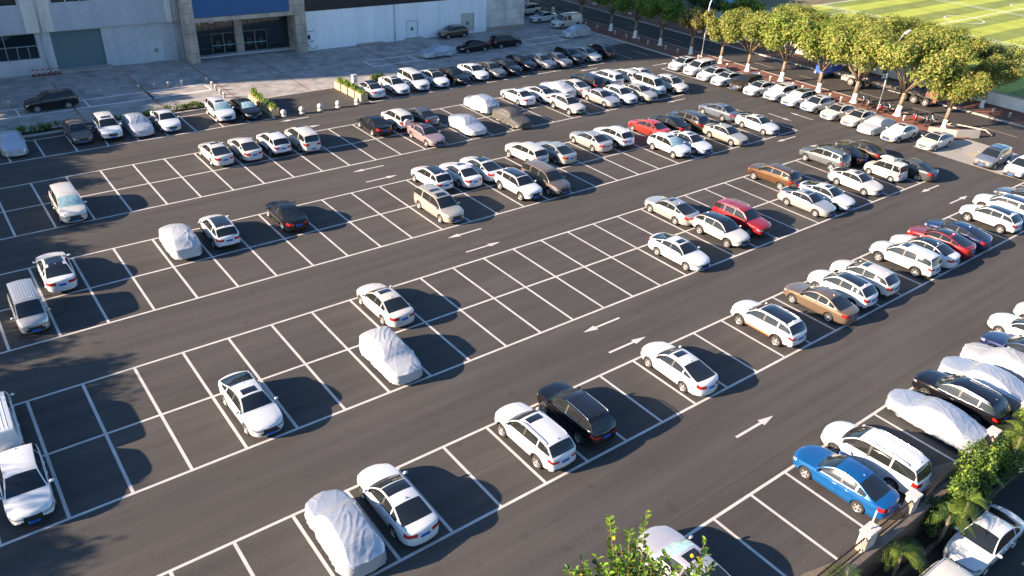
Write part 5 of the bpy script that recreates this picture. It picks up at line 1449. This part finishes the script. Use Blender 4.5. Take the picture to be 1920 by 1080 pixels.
for (x,y,a,col,lab) in ((89.5,47.55,20,'dbrown','dark motorbike nearest the slim white footed tree'),(88.7,46.6,35,'brown2','brown motorbike left of the street lamp pole'),(88.6,44.9,15,'red2','red motorbike just right of the street lamp pole'),(89.5,44.3,25,'black','black motorbike between the lamp pole and the broad footed tree'),
    (88.6,40.7,30,'red2','red scooter near the last covered roadside car'),(88.9,39.5,20,'black','black motorbike beside the red scooter'),(89.7,39.2,15,'steel','grey motorbike next to the forked tree')):
    r = empty('motorbike',(x,y,.11),R(a+180),lab,'motorbike','motorbikes parked on the pavement')
    for nme,me,loc in BK:
        if nme == 'rear_box' and col in ('dbrown','steel'): continue
        o = link(nme,me,r,loc)
        if nme == 'body': setmat(o,PAINT[col])

# ------------------------------------------------------------------ all parked vehicles
CARS = [
    ('suv', 11.21, 91.23, 'W', 'black', 'c', 106, 'black SUV with chrome window trim parked alone along plaza lines by roller shutter'),
    ('coverS', 5.95, 80.39, 'N', 'silver', '', 71, 'crumpled silver car cover at the picture edge below the red and white posts'),
    ('hatch', 11.41, 80.63, 'N', 'dusty', '', 66, 'dusty dark grey hatchback between crumpled silver cover and white SUV'),
    ('suv', 13.98, 80.43, 'N', 'white', 's', 62, 'white SUV with sunroof between dusty grey hatchback and silver covered car'),
    ('coverS', 16.62, 80.14, 'N', 'silver', '', 65, 'silver covered car between white SUV and small white sedan by the hedge'),
    ('sedan', 19.21, 80.05, 'N', 'white', '', 62, 'small plain white sedan beside the empty bay along the hedge'),
    ('suv', 24.62, 80.1, 'N', 'white', 'st', 64, 'white SUV with teal windscreen shade next to black sedan by planter boxes'),
    ('sedan', 27.12, 79.69, 'N', 'black', 't', 70, 'black sedan with teal windscreen shade against the shorter row of planters'),
    ('sedan', 41.52, 79.83, 'F', 'white', 'b', 58, 'white sedan showing its tail beside the four wooden planters'),
    ('sedan', 44.64, 79.79, 'N', 'white', 's', 65, 'white sedan with sunroof, second car from the four wooden planters'),
    ('mpv', 47.42, 80.15, 'N', 'white', '', 61, 'plain white minivan, third car from the four wooden planters'),
    ('sedan', 50.13, 79.94, 'N', 'white', 'p', 62, 'white sedan with black glass roof left of a black sedan in the shade-edge row'),
    ('sedan', 52.93, 79.86, 'N', 'black', '', 63, 'glossy black sedan between two white sedans behind the plaza edge'),
    ('sedan', 55.91, 80.14, 'N', 'white', '', 58, 'white sedan with painted roof between a black and a grey sedan by the plaza'),
    ('sedan', 58.41, 79.9, 'N', 'grey', '', 62, 'dull grey sedan just after the last sunlit white sedan by the plaza'),
    ('sedan', 60.99, 80.07, 'N', 'black', '', 61, 'black sedan in shade directly beside the dull grey sedan'),
    ('sedan', 63.99, 80.97, 'N', 'black', '', 59, 'black sedan in shade directly before the blue grey sedan'),
    ('sedan', 66.57, 80.05, 'N', 'greyblue', '', 48, 'blue grey sedan in shade between black sedan and grey liftback'),
    ('sedan', 68.92, 79.56, 'N', 'grey', '', 53, 'grey sedan in shade between blue grey sedan and black SUV'),
    ('suv', 71.62, 80.28, 'N', 'black', '', 58, 'black SUV facing the aisle beside white sedan with black roof in shade'),
    ('sedan', 74.41, 79.98, 'N', 'white', 'p', 56, 'white sedan with black roof, only white car in the shaded dark row'),
    ('suv', 77.31, 80.31, 'F', 'black', '', 53, 'black SUV with red tail lamps at the far end of the shaded row'),
    ('coverS', 57.38, 90.43, 'W', 'silver', '', 72, 'silver covered sedan on the shaded plaza in front of the white wall'),
    ('sedan', 63.21, 90.59, 'W', 'black', '', 61, 'black sedan on plaza between silver covered sedan and black SUV'),
    ('suv', 68.7, 90.63, 'E', 'black', '', 61, 'black SUV tail to tail with black sedan on the plaza'),
    ('csuv', 65.31, 98.81, 'W', 'bronze', '', 61, 'brown SUV parked against the white wall by the second door'),
    ('coverH', 82.01, 90.69, 'W', 'silver', '', 51, 'silver covered hatchback behind the white panel van under the trees'),
    ('panelvan', 85.12, 96.62, 'W', 'white', '', 52, 'white panel van parked nose away in the shade near trees'),
    ('sedan', 84.27, 101.28, 'W', 'white', '', 42, 'white sedan in front of white panel van beside building corner'),
    ('suv', 85.0, 106.53, 'W', 'white', '', 40, 'white SUV half hidden behind the building corner'),
    ('sedan', 20.27, 68.99, 'F', 'white', 's', 68, 'white sedan with sunroof, first of four in the sparse row by the left empty bays'),
    ('sedan', 22.87, 68.84, 'F', 'white', '', 71, 'plain white sedan, second of four white cars in a row'),
    ('csuv', 25.56, 68.75, 'F', 'white', 's', 66, 'white crossover with sunroof, third of four white cars in a row'),
    ('mpv', 28.27, 68.44, 'F', 'white', 's', 74, 'large white people carrier at the end of four white cars'),
    ('sedan', 36.01, 68.66, 'F', 'black', '', 71, 'black sedan beside small white SUV carrying a spare wheel'),
    ('sparesuv', 38.74, 68.84, 'F', 'white', '', 67, 'small white SUV with covered spare wheel on its tailgate'),
    ('sedan', 41.4, 68.62, 'F', 'dgrey', '', 56, 'dark grey sedan beside small SUV with spare wheel'),
    ('sedan', 38.92, 63.63, 'N', 'rose', 'p', 78, 'rose pink sedan with dark roof facing the aisle'),
    ('coverS', 44.01, 63.93, 'N', 'silver', '', 73, 'silver covered sedan between rose sedan and dark grey cover'),
    ('coverH', 49.26, 68.94, 'F', 'silver', '', 65, 'loosely fitted silver cover with wheels showing, behind dark grey cover'),
    ('coverS', 49.35, 63.56, 'N', 'dcover', '', 73, 'car under a dark grey cover'),
    ('sedan', 54.54, 69.27, 'F', 'white', 's', 66, 'white sedan with sunroof next to loosely fitted silver cover, tail showing'),
    ('sedan', 57.4, 68.83, 'F', 'white', 'b', 65, 'white sedan with black rear roof beside draped white cover'),
    ('coverS', 60.43, 69.27, 'F', 'wcover', '', 64, 'white draped car cover between two white sedans'),
    ('sedan', 62.61, 68.97, 'F', 'white', '', 61, 'plain white sedan tail out between white cover and black SUV with tall red lamps'),
    ('suv', 65.29, 69.57, 'F', 'black', 'r', 50, 'black SUV with tall red tail lamps among white cars'),
    ('suv', 68.51, 69.65, 'F', 'white', '', 64, 'large white SUV behind silver sedans, tail out'),
    ('suv', 70.99, 68.97, 'F', 'white', 's', 41, 'white SUV with sunroof just behind the white minibus'),
    ('sedan', 73.42, 69.21, 'F', 'white', 's', 60, 'white sedan mostly hidden behind the white minibus'),
    ('csuv', 57.3, 63.89, 'N', 'white', 'sg', 70, 'white crossover with green plate and sunroof facing the aisle alone'),
    ('sedan', 62.55, 64.18, 'N', 'silver', '', 69, 'pale silver sedan facing out beside empty bay of the green plate car'),
    ('hatch', 65.25, 63.83, 'N', 'white', '', 65, 'white hatchback between pale silver sedan and beige sedan'),
    ('sedan', 68.02, 63.49, 'N', 'beige', '', 63, 'beige grey sedan between white hatchback and white minibus'),
    ('minibus', 70.88, 64.52, 'N', 'white', '', 64, 'white minibus with bare metal sides between beige sedan and white crossover'),
    ('csuv', 73.75, 63.76, 'N', 'white', 's', 59, 'white crossover with sunroof at the row end beside white minibus'),
    ('csuv', 33.49, 53.91, 'F', 'white', 'p', 82, 'white crossover with black roof behind the gold minivan'),
    ('sedan', 36.18, 53.55, 'F', 'white', 's', 81, 'white sedan with sunroof between two black roofed white cars'),
    ('sedan', 38.52, 53.71, 'F', 'white', 'p', 75, 'white sedan with black roof behind the white SUV with dark sunroof'),
    ('suv', 38.85, 48.74, 'N', 'white', 'p', 88, 'white SUV with long dark glass roof beside brown silver minivan'),
    ('mpv', 41.67, 48.57, 'N', 'taupe', 'k', 82, 'brown and silver minivan with ribbed roof'),
    ('suv', 44.08, 54.29, 'F', 'white', '', 83, 'white SUV with tall tailgate beside silver sedan, behind ribbed roof minivan'),
    ('sedan', 46.79, 53.43, 'F', 'silver', '', 73, 'silver sedan beside white SUV with tall tailgate'),
    ('mpv', 30.96, 48.86, 'N', 'gold', '2', 100, 'champagne gold minivan with two sunroofs'),
    ('sedan', 51.88, 54.02, 'F', 'silver', '', 76, 'silver grey sedan tail out beside grey roofed white SUV'),
    ('csuv', 54.58, 53.66, 'F', 'white', 'rc', 69, 'white SUV with silver roof rails beside silver grey sedan'),
    ('sedan', 59.66, 53.64, 'F', 'red', '', 78, 'bright red sedan parked tail out in the mid rows'),
    ('sedan', 62.52, 53.52, 'F', 'black', '', 71, 'black sedan squeezed between bright red sedan and dark SUV'),
    ('suv', 64.96, 53.2, 'F', 'dbrown', 'r', 77, 'dark brown SUV with silver roof rails beside black sedan'),
    ('sedan', 70.7, 53.73, 'F', 'greyblue', '', 79, 'grey blue sedan at the end of the row with bright red sedan'),
    ('csuv', 57.4, 48.77, 'N', 'white', 'st', 80, 'white crossover with teal windscreen and dark bumper in front of red sedan'),
    ('sedan', 60.12, 48.55, 'N', 'white', 's', 77, 'white coupe like sedan beside white crossover with teal windscreen'),
    ('sedan', 65.2, 48.27, 'N', 'gold', '', 83, 'champagne gold sedan facing out'),
    ('sedan', 70.86, 48.63, 'N', 'white', 's', 83, 'white sedan with sunroof at row end beside champagne gold sedan'),
    ('hatch', 82.55, 69.72, 'W', 'white', 's', 59, 'white car first in the roadside column, below the lamp post'),
    ('mpv', 82.82, 67.06, 'W', 'white', '', 60, 'white estate car with roof rails, second in the roadside column'),
    ('sedan', 82.3, 64.4, 'W', 'white', 's', 65, 'white sedan with sunroof, third in the roadside column'),
    ('sedan', 82.15, 61.98, 'W', 'white', 's', 62, 'white sedan beside the dark brown SUV, on its far side'),
    ('suv', 82.49, 59.31, 'W', 'dbrown', '', 61, 'dark brown SUV, only dark car in the roadside column'),
    ('sedan', 82.37, 57.09, 'W', 'white', 's', 59, 'white sedan beside the dark brown SUV, on its near side'),
    ('suv', 82.64, 54.35, 'W', 'white', 'ts', 67, 'white SUV with pale windscreen shade, next to last sedan after dark SUV'),
    ('suv', 82.55, 51.73, 'W', 'white', 'pt', 63, 'white SUV with dark glass roof in roadside column'),
    ('csuv', 82.69, 49.33, 'W', 'white', 's', 68, 'rounded white crossover with plain grille in the roadside column'),
    ('sedan', 82.61, 46.51, 'W', 'white', 's', 71, 'white sedan with purple tinted windscreen in roadside column'),
    ('sedan', 82.66, 44.0, 'W', 'pearl', 's', 71, 'cream white sedan next to the pale covered car by motorbikes'),
    ('coverS', 82.12, 41.49, 'W', 'gcover', '', 77, 'car under pale grey cover in the roadside column'),
    ('sedan', 82.02, 38.81, 'W', 'white', 'st', 76, 'white sedan with blue windscreen after the pale covered car'),
    ('sedan', 82.88, 35.37, 'W', 'white', 's', 69, 'last white sedan of the roadside column beside concrete apron'),
    ('suv', 83.02, 29.56, 'W', 'steel', 'p', 74, 'steel grey SUV with angular lamps on the concrete apron'),
    ('csuv', 82.86, 26.65, 'W', 'white', 'c', 76, 'white crossover with black lower bumper beside steel grey SUV at picture edge'),
    ('sedan', 46.52, 38.3, 'F', 'silver', 's', 106, 'silver sedan with sunroof behind white crossover with black roof'),
    ('csuv', 46.88, 33.5, 'N', 'white', 'bc', 103, 'white crossover with black roof and black cladding beside red SUV'),
    ('suv', 49.89, 33.96, 'N', 'red2', 'r', 105, 'dark red SUV with silver roof rails'),
    ('sedan', 41.44, 32.86, 'N', 'white', 's', 111, 'white sedan with small sunroof alone in front of silver sedan'),
    ('suv', 59.92, 38.31, 'F', 'brown', '', 96, 'chocolate brown SUV alone at the far side of its double row'),
    ('suv', 68.19, 38.61, 'F', 'slate', '', 100, 'slate grey large SUV beside black liftback'),
    ('sedan', 70.85, 38.42, 'F', 'black', 'p', 72, 'black liftback between slate grey SUV and dark brown sedan'),
    ('sedan', 73.5, 38.09, 'F', 'dbrown', '', 69, 'dark brown sedan at far side of black liftback'),
    ('sedan', 57.6, 33.26, 'N', 'silver', 's', 115, 'silver fastback sedan with dark sunroof in front of brown SUV'),
    ('sedan', 60.24, 33.12, 'N', 'white', 's', 101, 'white sedan with sunroof beside silver fastback sedan'),
    ('sedan', 65.44, 33.57, 'N', 'white', 's', 109, 'white saloon with wide grille facing the small boxy car'),
    ('kei', 70.41, 33.57, 'F', 'pearl', '', 80, 'small boxy off white car with a roof box'),
    ('sedan', 73.1, 32.6, 'F', 'dgrey', '', 61, 'dark grey sedan beside small boxy car with a roof box'),
    ('coverH', 9.59, 22.81, 'F', 'silver', 'w', 158, 'loose silver cover over a car beside white sedan with black roof panel, bottom edge'),
    ('sedan', 12.28, 23.06, 'F', 'white', 'P', 149, 'white liftback with black front roof panel beside loose silver cover'),
    ('suv', 20.11, 23.0, 'F', 'white', 'rsc', 152, 'white SUV with ribbed roof and small sunroof beside black SUV'),
    ('suv', 22.99, 23.16, 'F', 'black', 'rp', 151, 'black SUV with chrome roof rails beside white ribbed roof SUV'),
    ('sedan', 30.67, 22.99, 'F', 'white', 's', 148, 'white sedan with dark rear window standing alone in near row'),
    ('suv', 38.89, 23.02, 'F', 'white', 'rpoc', 141, 'white SUV with orange sill stripe and black glass roof'),
    ('sedan', 44.13, 22.75, 'F', 'brown2', '', 137, 'bronze brown sedan between white SUVs'),
    ('csuv', 46.93, 22.96, 'F', 'white', 'p', 138, 'white crossover with long dark roof next to bronze brown sedan'),
    ('csuv', 49.66, 22.97, 'F', 'white', 's', 133, 'white crossover with small sunroof, second from the bronze brown sedan'),
    ('suv', 54.91, 22.92, 'F', 'white', 's', 133, 'long white SUV with small sunroof beside two tone white sedan'),
    ('sedan', 57.63, 22.86, 'F', 'white', 'b', 134, 'white sedan with all black roof beside dark red sedan'),
    ('sedan', 60.27, 22.95, 'F', 'red3', 'p', 122, 'wine red sedan between black roofed white sedan and navy sedan'),
    ('sedan', 62.74, 22.9, 'F', 'navy', '', 126, 'navy blue sedan beside wine red sedan'),
    ('csuv', 68.08, 22.82, 'F', 'white', 'p', 118, 'white hatchback crossover with dark roof after the navy sedan gap'),
    ('suv', 71.41, 23.13, 'F', 'white', 'p', 118, 'white SUV cut by the frame edge between crossover and dark car'),
    ('sedan', 75.04, 23.05, 'F', 'dgrey', '', 122, 'dark car mostly hidden beyond the white SUV at the frame edge'),
    ('sedan', 30.48, 12.16, 'F', 'blue', 'h', 182, 'bright blue sedan in front of the iron fence'),
    ('mpv', 33.19, 12.23, 'F', 'white', 'r', 200, 'large white minivan beside bright blue sedan'),
    ('coverS', 38.75, 12.04, 'F', 'silver', 'w', 191, 'silver covered car nearest the bushes beside large black estate SUV'),
    ('suv', 41.51, 12.1, 'F', 'black', 'r', 192, 'large black estate SUV between two silver covers'),
    ('coverS', 44.41, 11.99, 'F', 'silver', 'w', 189, 'blue tinted shiny silver cover beyond the black estate SUV'),
    ('coverH', 46.86, 12.06, 'F', 'gcover', 'w', 177, 'pale grey fabric cover with dark seam beside navy sedan'),
    ('sedan', 49.4, 11.97, 'F', 'navy', '', 170, 'navy sedan cut by frame edge beyond pale grey cover'),
    ('sedan', 52.04, 12.78, 'F', 'white', '', 160, 'white car showing only its front at frame edge beyond navy sedan'),
    ('csuv', 54.91, 12.56, 'F', 'white', '', 152, 'white car barely in frame at the edge, last of the near row'),
    ('sedan', 20.22, 12.81, 'F', 'lilac', 'st', 185, 'pale lilac grey sedan behind leafy branch at bottom edge'),
    ('mpv', 7.21, 63.9, 'N', 'white', 'tk', 79, 'white minivan with ribbed roof and blue windscreen shade standing alone'),
    ('coverH', 12.3, 53.57, 'F', 'wcover', 'w', 91, 'off white covered car with mirror pockets beside white coupe crossover'),
    ('csuv', 15.15, 53.62, 'F', 'white', 'p', 86, 'white crossover with dark roof panel beside off white covered car'),
    ('sedan', 20.3, 53.64, 'F', 'black', '', 83, 'shiny black sedan standing alone among empty bays'),
    ('sedan', 4.37, 53.52, 'F', 'white', 'P2', 93, 'white sedan with full black roof beside silver minibus'),
    ('minibus', 2.05, 49.08, 'N', 'silver', 'k', 81, 'old silver minibus with ribbed roof'),
    ('csuv', -0.76, 33.35, 'N', 'white', '', 109, 'white crossover facing out at the left picture edge behind box truck'),
    ('sedan', 9.57, 33.31, 'N', 'white', 's', 125, 'white saloon with chrome grille and sunroof alone in front bays'),
    ('sedan', 20.16, 38.21, 'F', 'white', 's', 111, 'white sedan with sunroof behind big silver covered car'),
    ('coverH', 17.62, 33.07, 'N', 'wcover', '', 123, 'big whitish silver covered car in mid lot behind white sedan'),
]

for i,(kind,x,y,d,col,opts,px,lab) in enumerate(CARS):
    if kind.startswith('cover'): make_cover(kind,x,y,d,col,px,lab,(i*7)%5+1)
    else: make_car(kind,x,y,d,col,opts,px,lab)
v_ = make_car('panelvan',-1.25,38.35,'F','white','kg',100,'white high roofed delivery van with ribbed roof at the left edge')
make_car('sedan',34.75,6.85,R(180),'white','h',120,'white sedan in the sunken alley with tree shade on its roof',z=-2.0,group='cars in the alley')
make_car('suv',29.0,6.5,R(180),'pearl','r',120,'white car roof with rails at the bottom edge of the alley',z=-2.0,group='cars in the alley')

# ------------------------------------------------------------------ light, camera
EL, AZ = 19.5, -17.0
w = bpy.data.worlds.new('World'); SC.world = w; w.use_nodes = True; nt = w.node_tree
s = nt.nodes.new('ShaderNodeTexSky'); s.sky_type='NISHITA'; s.sun_disc=False; s.sun_elevation=R(EL)
sd = Vector((-math.cos(R(AZ)),-math.sin(R(AZ)),0))      # towards the sun
s.sun_rotation = math.atan2(sd.x, sd.y)
s.air_density=1.0; s.dust_density=.6
tint = nt.nodes.new('ShaderNodeMix'); tint.data_type='RGBA'; tint.blend_type='MULTIPLY'; tint.inputs['Factor'].default_value=1
tint.inputs['B'].default_value=(.74,.95,1.18,1)      # cooler white balance of the open sky
nt.links.new(s.outputs[0],tint.inputs['A']); nt.links.new(tint.outputs['Result'],nt.nodes['Background'].inputs[0]); nt.nodes['Background'].inputs[1].default_value=.062
l = bpy.data.lights.new('sun','SUN'); l.energy=5.0; l.angle=R(.5); l.color=(1.0,.77,.565)
lo = bpy.data.objects.new('sun',l); COL.objects.link(lo)
dv = Vector((math.cos(R(AZ))*math.cos(R(EL)),math.sin(R(AZ))*math.cos(R(EL)),-math.sin(R(EL)))); lo.rotation_euler = dv.to_track_quat('-Z','Y').to_euler()
c = bpy.data.cameras.new('camera'); co = bpy.data.objects.new('camera',c); COL.objects.link(co); SC.camera = co
F_, PI_, RO_, YA_, H_ = 1484.1108, .527791562, .047053449, .671165306, 26.9045
fw_ = Vector((math.sin(YA_)*math.cos(PI_),math.cos(YA_)*math.cos(PI_),-math.sin(PI_)))
r0 = Vector((math.cos(YA_),-math.sin(YA_),0)); u0 = r0.cross(fw_)
rx = r0*math.cos(RO_)+u0*math.sin(RO_); ux = -r0*math.sin(RO_)+u0*math.cos(RO_)
co.matrix_world = Matrix(((rx.x,ux.x,-fw_.x,0),(rx.y,ux.y,-fw_.y,0),(rx.z,ux.z,-fw_.z,H_),(0,0,0,1)))
c.sensor_width = 36.0; c.lens = 36.0*F_/1920; c.clip_start=.5; c.clip_end=3000
SC.view_settings.view_transform='Standard'; SC.view_settings.look='None'; SC.view_settings.exposure=1.85; SC.view_settings.gamma=1
SC.cycles.use_denoising = True
SC.cycles.max_bounces = 6; SC.cycles.diffuse_bounces = 3; SC.cycles.glossy_bounces = 3; SC.cycles.transmission_bounces = 2
SC.cycles.sample_clamp_indirect = 6
